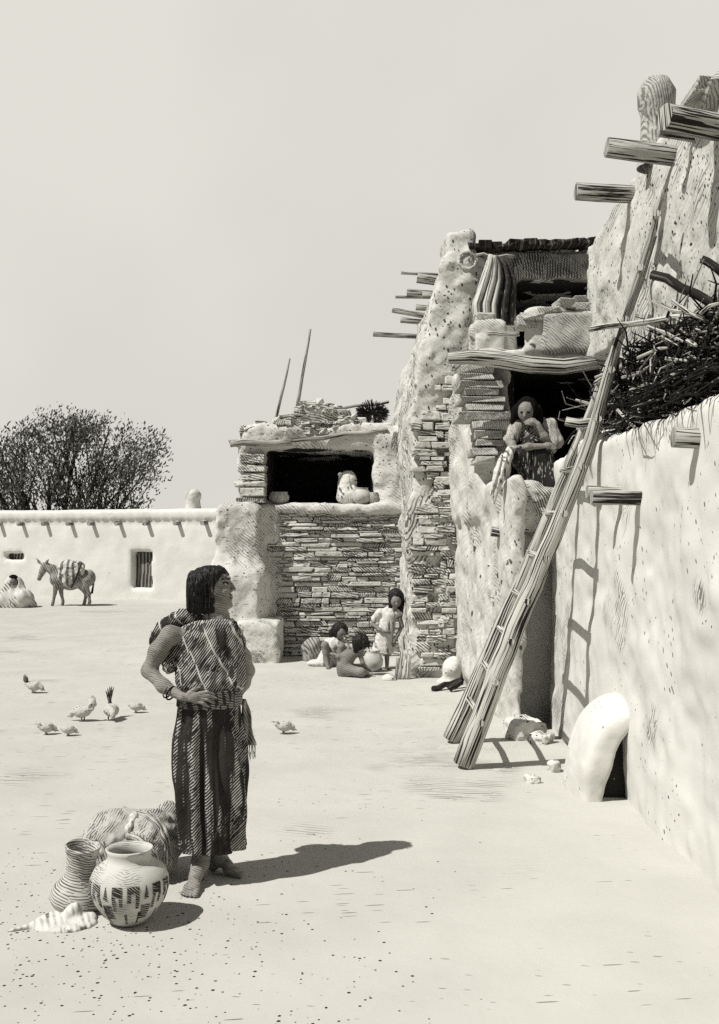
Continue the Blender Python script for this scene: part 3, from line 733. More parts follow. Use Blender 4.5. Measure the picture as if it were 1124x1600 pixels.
# ------------------------------------------------------------------ upper storey wall
up = empty('upper_house', (2.9, 8.5, 2.6)); tag(up, 'speckled upper storey wall with heavy beams jutting from its top', 'house')
S = Solid((2.1, 3.6, 2.3), (4.2, 11.0, 5.4), 0.04)
def upf(x, y, z):
    zt = 5.02 - np.clip(y - 9.4, 0, 2) * 0.14 - np.clip(7.4 - y, 0, 3) * 0.10
    return np.maximum(np.maximum(np.maximum(2.34 + np.clip(z - 4.4, 0, 1) * 0.10 - x, 4.0 - y), np.maximum(x - 4.0, y - 10.72)), np.maximum(z - zt, 2.3 - z))
S.put(upf, (2.3, 4, 2.3), (4, 10.8, 5.1)); S.box((2.0, 9.3, 2.0), (2.75, 11.2, 3.60), 0.05, cut=True); S.rough((0.05, 0.7), (0.03, 0.25), (0.02, 0.12), (0.012, 0.07))
S.obj('wall', M_speck, up)
for (tx_, ty_, rx_, ry_, r) in ((900, 299, 982, 302, 0.075), (948, 230, 1052, 244, 0.075)):
    Y = 2.36 * F / (rx_ - CX); Y2 = Y - 0.02
    log_between('roof_beam', at(tx_, ty_, Y2), at(rx_ + 25, ry_ + 3, Y), r, M_beam, up, n=12, seg=4, bend=0)
log_between('roof_beam', at(1038, 182, 6.5), at(1150, 205, 6.7), 0.085, M_beam, up, n=12, seg=4, bend=0)
log_between('roof_beam', at(1030, 205, 7.2), at(1090, 214, 7.2), 0.04, M_beam, up, n=8, seg=4, bend=0)
c = at(1026, 262, 8.4)
mb = lathe([(0.16, 0), (0.13, 0.2), (0.125, 0.42), (0.15, 0.5), (0.155, 0.62), (0.10, 0.72), (0.08, 0.72), (0.1, 0.6), (0.08, 0.3), (0, 0.3)], tuple(c), 20)
o = mb.obj('chimney_pot', M_slab, up, smooth=True)
mb = MB(); random.seed(8)
for (px, py, w_, h_) in ((1112, 160, 50, 36), (1090, 150, 30, 20), (1118, 140, 30, 26)):
    c = at(px, py, 6.9); mb = MB(); mb.stone(tuple(c), (w_ * 6.9 / 3200, 0.2, h_ * 6.9 / 3200), j=0.3); mb.obj('coping_stone', M_slab, up)

# ------------------------------------------------------------------ ladder
lad = empty('ladder', (0.82, 8.5, 0)); tag(lad, 'long crude wooden ladder of two peeled poles leaning against the dwelling', 'ladder')
RR = [(725, 1200, 8.07, .088), (767, 1079, 8.0, .083), (806, 979, 7.94, .078), (848, 879, 7.88, .070), (874, 818, 7.83, .064), (925, 683, 7.72, .050), (965, 540, 7.55, .038), (1000, 425, 7.40, .027), (1022, 350, 7.30, .020), (1036, 296, 7.24, .012)]
LL = [(706, 1160, 9.06, .082), (741, 1079, 9.0, .078), (784, 979, 8.88, .070), (827, 879, 8.75, .060), (855, 812, 8.62, .052), (884, 742, 8.5, .045), (914, 665, 8.40, .036), (957, 552, 8.2, .028), (1001, 440, 8.0, .024), (1023, 368, 7.9, .020)]
def rail_pts(R): return [at(a, b, Y) for a, b, Y, r in R], [r for *_, r in R]
def interp(R, z):
    P, rr = rail_pts(R)
    for i in range(len(P) - 1):
        if P[i][2] <= z <= P[i+1][2]: t = (z - P[i][2]) / (P[i+1][2] - P[i][2]); return P[i] + (P[i+1] - P[i]) * t, rr[i]
for R in (RR, LL):
    P, r = rail_pts(R); P[0][2] = 0.03
    # refine
    Q = []; q = []
    for i in range(len(P) - 1):
        for t in (0, .33, .66): Q.append(P[i] + (P[i+1]-P[i]) * t + np.array([rnd(-.006, .006), 0, 0])); q.append(r[i] + (r[i+1]-r[i]) * t)
    Q.append(P[-1]); q.append(r[-1]); mb = MB(); mb.tube(Q, q, 12, 0.06); o = mb.obj('rail', M_pole, lad)
    for p in o.data.polygons: p.use_smooth = len(p.vertices) == 4
for z in (0.38, 0.70, 1.02, 1.33, 1.66, 2.0, 2.35, 2.7, 3.05, 3.4, 3.75, 4.1):
    a, ra = interp(RR, z); b, rb = interp(LL, z + 0.02); d = (b - a) / np.linalg.norm(b - a)
    mb = MB(); mb.tube([a - d * 0.10, (a + b) / 2, b + d * 0.09 + np.array([-.03, 0, 0])], [.026, .024, .026], 8, 0.08); mb.obj('rung', M_pole, lad)

# ------------------------------------------------------------------ brushwood on the terrace
random.seed(31)
mb = MB(); ml = MB()
def brush_z(y): return 3.50 - (y - 5) * 0.05
for i in range(2300):
    y = rnd(4.7, 9.6); top = np.interp(y, [4.7, 5.5, 6.5, 7.5, 8.5, 9.6], [2.95, 3.10, 3.25, 3.28, 3.25, 3.10])
    x = rnd(1.98 if y < 8.2 else 2.1, 2.40); bot = np.interp(y, [4.7, 6.0, 7.5, 9.6], [2.78, 2.62, 2.60, 2.62])
    z = bot + (top - bot) * random.random() ** 0.9
    L = rnd(0.35, 1.15) * min(1, max(.35, (y - 4.2) / 2.6)); a = random.gauss(0, 0.5); el = random.gauss(-0.15, 0.15)
    d = np.array([math.sin(a) * 0.5 - 0.05, -math.cos(a), math.sin(el)])
    p = np.array([x, y, z]); P = [p]
    for s_ in range(3):
        d = d + np.array([rnd(-.2, .2), rnd(-.15, .15), rnd(-.2, .2)]); P.append(P[-1] + d * L / 3)
    P = [np.array([min(max(q[0], 1.86 if 6.9 < q[1] < 8.3 else 1.7), 2.45), q[1], max(q[2], 2.58)]) for q in P]
    if i % 3 == 0: ml.tube(P, [rnd(.004, .007), .006, .005, .003], 5)
    else: mb.tube(P, [rnd(.005, .011), .008, .006, .003], 4)
S = Solid((1.8, 4.4, 2.5), (2.6, 9.8, 3.4), 0.05); S.box((2.12, 4.7, 2.5), (2.5, 7.9, 3.0), 0.1); S.rough((0.10, 0.4), (0.05, 0.15))
for i in range(150):     # twig ends hanging over the wall's edge
    y = rnd(4.9, 8.0); p = np.array([rnd(1.95, 2.1), y, rnd(2.63, 2.80)]); d = np.array([rnd(-.5, -.25), rnd(-.5, .3), rnd(-.10, .06)]) * rnd(.5, 1.0)
    q = p + d; q[0] = max(q[0], 1.66)
    if 6.9 < q[1] < 8.2: q[0] = max(q[0], 1.84)
    mb.tube([p, (p + q) / 2 + (0, 0, rnd(0, .04)), q + (0, 0, rnd(-.06, .0))], [.010, .008, .004], 4)
core = S.mesh('core'); base = len(mb.v); mb.v += [tuple(v.co) for v in core.vertices]
for p in core.polygons: mb.f.append(tuple(base + i for i in p.vertices)); mb.uv.append([(0, 0)] * len(p.vertices))
br = mb.obj('brushwood', M_twig); tag(br, 'dark tangle of dry brushwood piled on the terrace', 'brushwood', kind='stuff')
# long bleached twigs one can tell apart are part of the same tangle
for (a, b, c) in (((1012, 510), (1040, 520), (1068, 534)), ((1050, 470), (1080, 490), (1110, 505)), ((995, 560), (1030, 545), (1046, 543)), ((930, 590), (965, 577), (990, 560)), ((900, 625), (930, 633), (1015, 630)),
                  ((965, 640), (985, 662), (1008, 678)), ((1030, 600), (1060, 580), (1088, 578)), ((972, 590), (1000, 582), (1020, 570)), ((1074, 532), (1085, 538), (1088, 540)), ((940, 660), (980, 655), (1010, 656)),
                  ((1020, 470), (1050, 485), (1084, 492)), ((1095, 490), (1110, 478), (1124, 474)), ((985, 610), (1010, 600), (1050, 606)), ((1040, 560), (1080, 566), (1120, 568))):
    Y = 7.3 if a[0] < 1000 else 6.2
    Y = max(5.2, min(8.6, 1.84 * F / (a[0] - CX)))
    ml.tube([at(*a, Y), at(*b, Y - 0.1), at(*c, Y - 0.2)], [.011, .012, .008], 6)
tag(ml.obj('bleached_twigs', M_twigl), 'pale bleached twigs showing through the dark brushwood', 'twigs', kind='stuff')
G = 'loose poles sticking out of the brushwood'
log_between('pole', at(924, 514, 7.7), at(1092, 497, 6.4), 0.022, M_pole, n=8, label='long pale pole crossing behind the ladder above the log lintel', cat='pole', group=G)
log_between('pole', at(884, 658, 7.85), at(985, 664, 7.85), 0.035, M_pole, n=6, label='split pale board crossing the ladder beside the seated woman', cat='pole', group=G)
log_between('pole', at(1019, 429, 6.7), at(1140, 487, 6.4), 0.032, M_darkwood, n=7, label='dark pole slanting up out of the top of the brushwood', cat='pole', group=G)
log_between('pole', at(1096, 405, 6.2), at(1150, 436, 6.1), 0.026, M_darkwood, n=7, label='short dark pole end at the edge of the view above the brushwood', cat='pole', group=G)
# ------------------------------------------------------------------ materials of people and things
M_skin = material('hatched_brown_skin', (0.36, 0.345, 0.31), [
    dict(k='hatch', n=(0.35, 0.3, 0.9), sp=0.0105, duty=0.24, wob=0.8, brk=14, s=0.6)], lumps=(12, 0.012), var=0.12, rough=0.7)
M_skin_far = material('brown_skin', (0.30, 0.285, 0.26), [
    dict(k='hatch', n=(0.6, 0.3, 0.9), sp=0.024, duty=0.24, wob=0.8, brk=8, s=0.5)], var=0.12, rough=0.7)
M_hair = material('black_hair', (0.016, 0.014, 0.013), [dict(k='grain', s3=(110, 110, 9), a=0.60, b=0.66, col=(0.12, 0.112, 0.10))], rough=0.6, spec=0.15)
M_dark = material('dark_feature', (0.010, 0.009, 0.008), [], rough=0.9, spec=.05)
M_eye = material('eye_white', (0.6, 0.58, 0.53), [])
M_dress = material('striped_dark_cloth', (0.030, 0.027, 0.025), [
    dict(k='hatch', n=(0.72, 0.1, -0.70), sp=0.0120, duty=0.24, wob=0.5, cell=14, slant=.25, press=.5, col=(0.60, 0.585, 0.54), brk=7, s=0.95),
    dict(k='dash', size=(0.012, 0.012, 0.03), r=0.24, d=0.4, col=(0.6, 0.58, 0.53)),
    dict(k='grain', s3=(13, 13, 1.0), a=0.51, b=0.55, s=0.95)], var=0.1)
M_shirt = material('blouse_cloth', (0.030, 0.027, 0.025), [
    dict(k='hatch', n=(0.80, 0.1, -0.60), sp=0.0110, duty=0.27, wob=0.5, cell=12, slant=.25, press=.5, col=(0.60, 0.585, 0.54), brk=9, s=0.95),
    dict(k='hatch', n=(0.86, -0.25, 0.50), sp=0.115, duty=0.012, wob=0.1, cell=9, slant=.15, press=0, soft=.02, run=.02, col=(0.66, 0.65, 0.60), s=0.95),
    dict(k='grain', s3=(14, 14, 5), a=0.56, b=0.60, s=0.9)], var=0.1)
M_belt = material('woven_belt', (0.07, 0.065, 0.06), [
    dict(k='hatch', n=(0.1, 0.1, 1), sp=0.012, duty=0.36, wob=0.3, col=(0.42, 0.40, 0.37)),
    dict(k='hatch', n=(1, 0.5, 0.1), sp=0.04, duty=0.3, wob=0.3, s=0.9)])
M_white = material('white_cotton', (0.78, 0.765, 0.71), [dict(k='hatch', n=(1, 0.4, 0.25), sp=0.06, duty=0.22, wob=0.8, reg=(5, 0.52, 0.6), s=0.8)], lumps=(8, 0.03), relief=((1, .4, .3), 0.03, .002))
M_drape = material('hatched_drape', (0.55, 0.53, 0.48), [dict(k='hatch', n=(1, 0.4, 0.25), sp=0.014, duty=0.3, wob=0.6, s=0.7, brk=9)], lumps=(8, 0.02))
M_pot = material('white_slip_pottery', (0.66, 0.65, 0.595), [dict(k='hatch', n=(0.05, 0, 1), sp=0.009, duty=0.2, wob=0.6, reg=(5, 0.47, 0.6), brk=10, s=0.6)], rough=0.6, var=0.06)
M_paint = material('dark_slip_paint', (0.035, 0.03, 0.028), [dict(k='hatch', n=(0.5, 0.1, 1), sp=0.010, duty=0.20, wob=0.5, col=(0.42, 0.40, 0.37), brk=12)], rough=0.6)
M_corr = material('corrugated_clay', (0.66, 0.645, 0.59), [dict(k='hatch', n=(0.25, 0, 1), sp=0.0125, duty=0.30, wob=1.0, brk=14, s=0.8)], rough=0.8)
M_sack = material('pack_cloth', (0.56, 0.545, 0.50), [dict(k='hatch', n=(0.75, 0.1, -0.6), sp=0.0115, duty=0.32, wob=0.4, brk=10, reg=(4.2, 0.42, 0.50), s=0.85)], lumps=(9, 0.03), relief=REL)
M_band = material('striped_pack_band', (0.62, 0.60, 0.55), [dict(k='grain', s3=(110, 3, 1), a=0.50, b=0.54)], coord='UV')
M_cord = material('cord', (0.25, 0.24, 0.21), [])
M_hoary = material('grey_hide', (0.42, 0.41, 0.37), [dict(k='hatch', n=(0.9, 0.2, 0.5), sp=0.05, duty=0.30, wob=1.2, brk=4, s=0.75)], var=0.15)
M_hen = material('pale_feathers', (0.62, 0.61, 0.56), [dict(k='dash', size=(0.03, 0.02, 0.012), r=0.3, d=0.3)], lumps=(20, 0.02))
M_henD = material('dark_feathers', (0.05, 0.045, 0.04), [dict(k='grain', s3=(160, 60, 12), a=0.58, b=0.62, col=(0.5, 0.48, 0.44))])

# ================================================================== standing figure in the striped dress
Y0 = 5.45
def A(px, py, dy=0.0): return at(px, py, Y0 + dy)
random.seed(2)
P = empty('person', (-0.80, 5.45, 0)); tag(P, 'barefoot dark-haired person in a belted striped dress standing hands on hips', 'person')
S = Solid((-1.30, 5.08, -0.01), (-0.44, 5.86, 1.76), 0.005)
# trunk under the cloth
S.chain([A(330, 1105), A(328, 1050), A(326, 1000), A(333, 975)], [.105, .095, .095, .055], k=.05)
S.cap(A(268, 992, -.05), A(372, 1002, .06), .042, .042, k=.05)
S.chain([A(338, 990, .01), A(341, 968, .0), A(336, 945, .0)], [.070, .054, .058], k=.04)
# head
S.ell(A(326, 918), (.088, .072, .098), k=.02)
S.ell(A(343, 925), (.062, .060, .082), k=.03)
S.ell(A(348, 939), (.046, .050, .038), k=.02)
S.ell(A(344, 904), (.050, .060, .045), k=.02)
S.cap(A(359.5, 945.5, 0), A(358, 945, 0), .016, k=.014)                       # chin
S.cap(A(351, 948, -.03), A(336, 941, -.055), .014, .018, k=.03)            # jaw line
S.cap(A(358.5, 903, -.028), A(358.5, 903, .028), .008, k=.012)              # brow
S.chain([A(357.5, 906), A(362, 914), A(366.3, 920.5)], [.007, .009, .0105], k=.008)       # nose
S.ell(A(362, 922.5, -.012), (.010, .008, .008), k=.006); S.ell(A(362, 922.5, .012), (.010, .008, .008), k=.006)
S.cap(A(361.5, 931, -.018), A(361.5, 931, .018), .0088, k=.004); S.cap(A(361, 937, -.016), A(361, 937, .016), .0092, k=.004)
S.ell(A(350, 924, -.045), (.022, .014, .016), k=.02); S.ell(A(350, 924, .045), (.022, .014, .016), k=.02)
S.ell(A(355, 911, -.050), (.020, .014, .012), k=.008, cut=True); S.ell(A(355, 911, .050), (.020, .014, .012), k=.008, cut=True)
S.cap(A(366, 934.2, -.02), A(366, 934.2, .02), .0035, cut=True); S.cap(A(362, 934.2, -.035), A(366, 934.2, -.02), .004, k=.003, cut=True)
S.ell(A(334, 922, -.074), (.014, .010, .026), k=.006)                        # ear
# arms
S.chain([A(266, 992, -.06), A(247, 1018, -.05), A(233, 1048, -.05), A(256, 1072, -.12), A(285, 1089, -.175)], [.050, .046, .036, .033, .023], k=.03)
S.chain([A(366, 1002, .06), A(381, 1026, .10), A(388, 1048, .14), A(382, 1068, .14), A(374, 1083, .11)], [.044, .036, .032, .028, .023], k=.03)
# near hand spread on the waist
S.ell(A(300, 1089.5, -.178), (.036, .016, .026), k=.02); S.ell(A(308, 1089, -.176), (.026, .015, .026), k=.012)
for a, b, c in (((312, 1083), (324, 1081), (335, 1085)), ((313, 1087.5), (326, 1087), (338, 1091)), ((312, 1092), (324, 1093), (335, 1098)), ((309, 1096), (318, 1099), (327, 1104))):
    S.chain([A(*a, -.178), A(*b, -.182), A(*c, -.166)], [.0098, .0088, .0072], k=.003)
S.chain([A(296, 1083, -.178), A(304, 1077, -.172), A(313, 1074, -.158)], [.013, .0105, .008], k=.006)
# far hand on the back of the hip
S.ell(A(370, 1087, .10), (.024, .030, .028), k=.015)
for q in range(4): S.chain([A(366, 1081 + q * 5, .115), A(357, 1083 + q * 5, .135), A(350, 1086 + q * 5, .13)], [.0095, .0088, .0075], k=.003)
S.chain([A(371, 1080, .08), A(366, 1078, .05)], [.011, .009], k=.005)
# legs and feet
S.chain([A(310, 1110, -.02), A(312, 1230, -.03), A(314, 1300, -.02), A(314, 1352, -.03)], [.085, .060, .050, .036], k=.03)
S.chain([A(348, 1110, .03), A(345, 1230, .06), A(340, 1300, .12), (-.775, 5.60, .10)], [.085, .060, .050, .036], k=.03)
an = np.array((-.845, 5.42, .10))
S.chain([A(314, 1345, -.03), an, (-.855, 5.33, .055)], [.038, .040, .036], k=.03); S.ell((-.843, 5.455, .034), (.032, .036, .034), k=.02)
S.ell((-.862, 5.27, .028), (.044, .055, .024), k=.02)
for q, (dx, L, r) in enumerate(((.030, .052, .0135), (.009, .052, .0095), (-.008, .046, .009), (-.023, .038, .0085), (-.036, .028, .008))):
    S.chain([(-.862 + dx, 5.245, .018), (-.864 + dx * 1.12, 5.235 - L, .012)], [r * 1.1, r], k=.004)
S.chain([(-.775, 5.60, .12), (-.765, 5.595, .07), (-.715, 5.56, .045)], [.034, .036, .030], k=.03); S.ell((-.800, 5.605, .032), (.034, .030, .032), k=.02)
S.ell((-.690, 5.535, .024), (.050, .038, .021), k=.02)
dv = np.array((.88, -.46, 0)); nv = np.array((.46, .88, 0))
for q, (o_, L, r) in enumerate(((-.026, .050, .0125), (-.008, .050, .009), (.006, .044, .0085), (.019, .036, .008), (.031, .026, .0075))):
    p0 = np.array((-.672, 5.525, .016)) + nv * o_; S.chain([p0, p0 + dv * L + np.array((0, 0, -.005))], [r * 1.1, r], k=.004)
S.obj('body', M_skin, P, base=(-.8, 5.45, 0))
# features
def blob(name, c, r, mat, parent, n=12):
    S = Solid(np.array(c) - np.array(r) - .006, np.array(c) + np.array(r) + .006, min(r) / 4); S.ell(c, r); return S.obj(name, mat, parent)
blob('eye', A(353.5, 912, -.047), (.011, .008, .0075), M_eye, P); blob('eye', A(353.5, 912, .047), (.011, .008, .0075), M_eye, P)
S = Solid(A(340, 920, -.07), A(364, 896, .07), .0025)
S.chain([A(347, 905.5, -.056), A(353, 903, -.056), A(359, 905, -.038)], [.004, .0055, .004]); S.obj('eyebrow', M_hair, P)
S = Solid(A(344, 918, -.075), A(362, 904, -.03), .002)
S.chain([A(349, 911.5, -.052), A(353.5, 909.5, -.056), A(358, 911, -.048)], [.0025, .0032, .0028]); S.ell(A(355.5, 912.3, -.055), (.0045, .004, .005)); S.obj('eyelid', M_dark, P)
S = Solid(A(356, 938, -.03), A(370, 930, .03), .002)
S.cap(A(359, 934.6, -.027), A(363.8, 934.0, -.008), .0022, .003); S.cap(A(363.8, 934.0, -.008), A(363.8, 934.0, .01), .003); S.obj('mouth_line', M_dark, P)
# hair: chin-length bob with a lock before the ear
S = Solid(A(285, 985, -.16), A(368, 872, .16), .0045)
S.ell(A(321, 915), (.104, .092, .102)); S.ell(A(334, 903), (.082, .078, .066), k=.02)
S.ell(A(310, 928), (.072, .098, .105), k=.03); S.ell(A(318, 940), (.085, .090, .062), k=.03)
S.cap(A(302, 950, -.03), A(333, 955, -.055), .028, .020, k=.03); S.cap(A(300, 948, .03), A(325, 954, .05), .03, .02, k=.03)
S.cap(A(335, 925, -.078), A(339, 942, -.070), .018, .010, k=.012)
# face window
S.ell(A(368, 925, -.03), (.118, .17, .112), k=.010, cut=True)
S.box(A(250, 1000, -.2), A(400, 957, .2) , 0, cut=True, k=.01)
S.cap(A(345, 889, .01), A(355.5, 898, .025), .016, .012, k=.012)
x, y, z = S.ax[0][:, None, None], S.ax[1][None, :, None], S.ax[2][None, None, :]
S.D += .007 * vnoise(x / .012, y / .012, z / .16, 1.0) + .008 * vnoise(x / .03, y / .03, z / .2, 1.0) + .018 * np.clip((EYE - (950 - HY) / F * Y0 - z) / .05, 0, 1)
S.obj('hair', M_hair, P)
HS = S; random.seed(41); mb = MB()
def hair_front(px, py, side=1):
    rng_ = np.linspace(-.16, .16, 120) * side
    for dy in rng_:
        q = A(px, py, dy); i = np.round((q - HS.lo) / HS.vox).astype(int)
        if (i >= 0).all() and (i < HS.n).all() and HS.D[tuple(i)] < 0: return A(px, py, dy - .002 * side)
    return None
for i in range(150):     # loose strands lying over the bob and straying past its edge
    px = rnd(297, 337); py = rnd(888, 935); pts = []
    for k_ in range(7):
        q = hair_front(px + k_ * rnd(-.4, .4) - (px - 318) * -.02 * k_, py + k_ * 4.2)
        if q is not None: pts.append(q)
    if len(pts) >= 3:
        if i % 2: pts.append(pts[-1] + np.array((rnd(-.012, .008), 0, rnd(-.035, -.012))))
        mb.tube(pts, [.0016] * len(pts), 4)
for i in range(40):
    px = rnd(297, 330); c0 = A(px, 946, rnd(-.05, .06)); mb.tube([c0, c0 + (rnd(-.004, .004), 0, -.03), c0 + (rnd(-.012, .010), 0, rnd(-.065, -.045))], [.002, .0018, .0010], 4)
mb.obj('stray_hair', M_hair, P)

def loft(name, rings, mat, parent, n=180, folds=None, thick=0.0, rot=0.0, seed=0, cap=False):
    """rings: (px, py, half width px, depth radius, dy, fold amp)"""
    rg = []
    m_ = MB(); R = len(rings); steps = 56
    ts = np.linspace(0, R - 1, steps); arr = np.array(rings, float); PP = []
    rs = np.random.RandomState(seed); fr = [(rs.randint(*q[0]), rs.rand() * 6.28, q[1]) for q in (folds or [])]
    for t in ts:
        i = min(int(t), R - 2); u = t - i; u2 = u * u * (3 - 2 * u); q = arr[i] * (1 - u2) + arr[i+1] * u2
        q[1] = arr[i][1] * (1-u) + arr[i+1][1] * u
        c = at(q[0], q[1], Y0 + q[4]); rx = q[2] * (Y0 + q[4]) / F; row = []
        for j in range(n):
            a = 2 * math.pi * j / n
            w = 0.0
            for fq, ph, am in fr:
                v = math.sin(fq * a + ph + 0.5 * math.sin(t * 0.9 + ph)); w += am * (1 - abs(v) ** 0.6 * 1.6)
            k_ = 1 + w * q[5] + q[5] * 0.25 * float(mnoise.noise((math.cos(a) * 3 + seed, math.sin(a) * 3, c[2] * 2.2)))
            row.append(c + np.array([rx * k_ * math.cos(a), q[3] * k_ * math.sin(a), q[6] * math.cos(a) if len(q) > 6 else 0.0]))
        PP.append(row)
    m_.grid(PP, lambda i, j: (j / n, i / steps), close_u=True)
    if cap: m_.quad(PP[0]); 
    return m_.obj(name, mat, parent, smooth=True, thick=thick)
loft('skirt', [(327, 1092, 47, .150, 0, .35), (327, 1110, 48, .155, 0, .7), (328, 1160, 50, .160, 0, 1.0), (330, 1220, 53, .165, .0, 1.1), (331, 1280, 56, .170, .01, 1.2), (331, 1312, 56, .175, .02, 1.25), (331, 1322, 56, .175, .02, 1.25)],
     M_dress, P, folds=[((5, 7), .050), ((9, 13), .028), ((17, 22), .014)], thick=.006, seed=4)
loft('blouse', [(338, 966, 19, .066, 0, .1, 0), (335, 969, 30, .085, 0, .2, .0), (328, 977, 42, .100, 0, .4, .01), (327, 993, 51, .122, 0, .6, .01), (328, 1015, 54, .130, 0, .8, 0), (330, 1040, 53, .145, 0, .9, 0), (329, 1062, 53, .165, -.005, 1.0, 0), (328, 1076, 50, .160, 0, .8, 0), (327, 1090, 46, .145, 0, .5, 0)],
     M_shirt, P, folds=[((4, 6), .040), ((8, 12), .026), ((15, 19), .014)], thick=.006, seed=9)
loft('belt', [(328, 1074, 49.5, .166, 0, 0), (328, 1083, 50, .168, 0, 0), (328, 1094, 50, .168, 0, 0), (327, 1101, 49.5, .166, 0, 0)], M_belt, P, thick=.008)
# wrap bunched over the near shoulder
S = Solid(A(222, 1062, -.12), A(330, 945, .24), .006)
S.chain([A(322, 966, .02), A(300, 962, .0), A(279, 966, .0), A(256, 980, .03), A(240, 1000, .06), A(237, 1014, .08)], [.018, .028, .036, .034, .024, .010], k=.03)
S.chain([A(275, 975, .06), A(262, 1010, .09), A(266, 1045, .09)], [.05, .055, .030], k=.03)
S.rough((.012, .03), (.006, .014)); S.obj('shoulder_wrap', M_shirt, P)
# hanging sash end with fringe
mb = MB(); rows = []
for i in range(14):
    t = i / 13; rows.append([A(380 + 9 * t + (j - 2) * (2.0 + 1.6 * t) + 1.5 * math.sin(t * 9 + j), 1092 + 72 * t, .06 + .015 * math.sin(j * 1.7 + t * 4)) for j in range(6)])
mb.grid(rows, lambda i, j: (j / 40, i / 13)); s_ = mb.obj('sash_end', M_drape, P, smooth=True, thick=.006)
mb = MB()
for j in range(11):
    x_ = 382 + j * 1.7; mb.tube([A(x_, 1160, .06), A(x_ + rnd(-1, 2), 1172, .06), A(x_ + rnd(-2, 3), 1184 + rnd(-6, 5), .06)], [.0025, .002, .0015], 4)
mb.obj('fringe', M_cord, P)
for q, (px, py) in enumerate(((263, 1080), (268, 1083))):
    c = A(px, py, -.135 - .012 * q); mb = MB(); d = np.array(A(285, 1089, -.175) - A(256, 1072, -.12)); d /= np.linalg.norm(d); a_ = np.cross(d, (0, 1, 0.2)); a_ /= np.linalg.norm(a_); b_ = np.cross(d, a_)
    mb.tube([c + .037 * (math.cos(t) * a_ + math.sin(t) * b_) for t in np.linspace(0, 2 * math.pi, 20)], .0045, 6); mb.obj('bracelet', M_dark if q else M_cord, P, smooth=True)

# ================================================================== pots and pack at the person's feet
olla_prof = [(0, 0.0), (.06, .0), (.085, .012), (.125, .05), (.165, .11), (.186, .17), (.184, .215), (.165, .255), (.135, .280), (.108, .296), (.101, .315), (.104, .335), (.112, .352), (.106, .356), (.094, .335), (.090, .31), (.10, .285), (.15, .24), (.17, .18), (.15, .1), (.08, .03), (0, .02)]
oc = (at(198, 1450, 4.80)[0], 4.86, 0.0)
olla = empty('pot', oc); tag(olla, 'large round white water pot painted with dark blocky patterns', 'pot')
o = lathe(olla_prof, oc, 72); o.obj('vessel', M_pot, olla, smooth=True)
# painted bands, laid 2 mm over the slip
def pr(z):
    q = [(r, h) for r, h in olla_prof[:13]]
    return float(np.interp(z, [h for r, h in q[2:]], [r for r, h in q[2:]]))
mp_ = MB()
def patch(a0, a1, z0, z1, taper=1.0):
    n = max(3, int((a1 - a0) / .05)); rows = []
    for i in range(9):
        t = i / 8; z = z0 + (z1 - z0) * t; w = 1 - (1 - taper) * t; ac = (a0 + a1) / 2
        rows.append([np.array(oc) + np.array([(pr(z) + .0025) * math.cos(ac + (a - ac) * w), (pr(z) + .0025) * math.sin(ac + (a - ac) * w), z]) for a in np.linspace(a0, a1, n)])
    mp_.grid(rows, lambda i, j: (0, 0))
for q in range(6):
    b = q * math.pi / 3 - 2.45
    patch(b, b + .30, .195, .225); patch(b, b + .09, .15, .195); patch(b + .21, b + .30, .12, .195)
    patch(b + .42, b + .54, .165, .225, .1); patch(b + .36, b + .62, .06, .135, 1.0); patch(b + .66, b + .74, .11, .225); patch(b + .74, b + .92, .18, .225); patch(b + .84, b + .92, .13, .18)
    patch(b + .30, b + .36, .03, .10); patch(b + .95, b + 1.03, .03, .09)
mp_.obj('painted_pattern', M_paint, olla, smooth=True)
jc = (at(118, 1450, 5.0)[0], 5.02, 0.0)
jp = [(0, 0), (.08, 0), (.125, .02), (.145, .055), (.135, .10), (.10, .15), (.078, .19), (.074, .24), (.078, .30), (.092, .35), (.086, .355), (.066, .31), (.062, .25), (.06, .2), (0, .18)]
jp2 = []
for i in range(len(jp) - 1):
    for t in (0, .2, .4, .6, .8):
        r = (jp[i][0] + (jp[i+1][0] - jp[i][0]) * t) * .93; z = (jp[i][1] + (jp[i+1][1] - jp[i][1]) * t) * .90; jp2.append((max(0, r + (.0028 * math.sin(z * 420) if (0.02 < r and z > .1 and i < 9) else 0)), z))
from mathutils import Euler
j_ = lathe(jp2, (jc[0], jc[1], .012), 48, tilt=Euler((0.10, 0.13, 0)))
j_ = j_.obj('jar', M_corr, smooth=True); tag(j_, 'tall narrow-necked ribbed clay jar leaning beside the painted pot', 'jar')
S = Solid((-1.72, 4.6, -.01), (-1.2, 5.15, .09), .007)
S.ell((-1.40, 4.84, .0), (.16, .12, .028), k=.02); S.cap((-1.50, 4.80, .008), (-1.62, 4.74, .005), .022, .006, k=.03); S.cap((-1.38, 4.86, .03), (-1.34, 4.95, .07), .03, .03, k=.03); S.rough((.008, .04), (.012, .12))
tag(S.obj('cloth', M_white), 'crumpled pale cloth lying on the dust under the ribbed jar', 'cloth')
mb = MB(); mb.tube([at(110, 1408, 4.98), at(101, 1388, 4.97), at(98, 1392, 4.96), at(88, 1420, 4.93)], .006, 6)

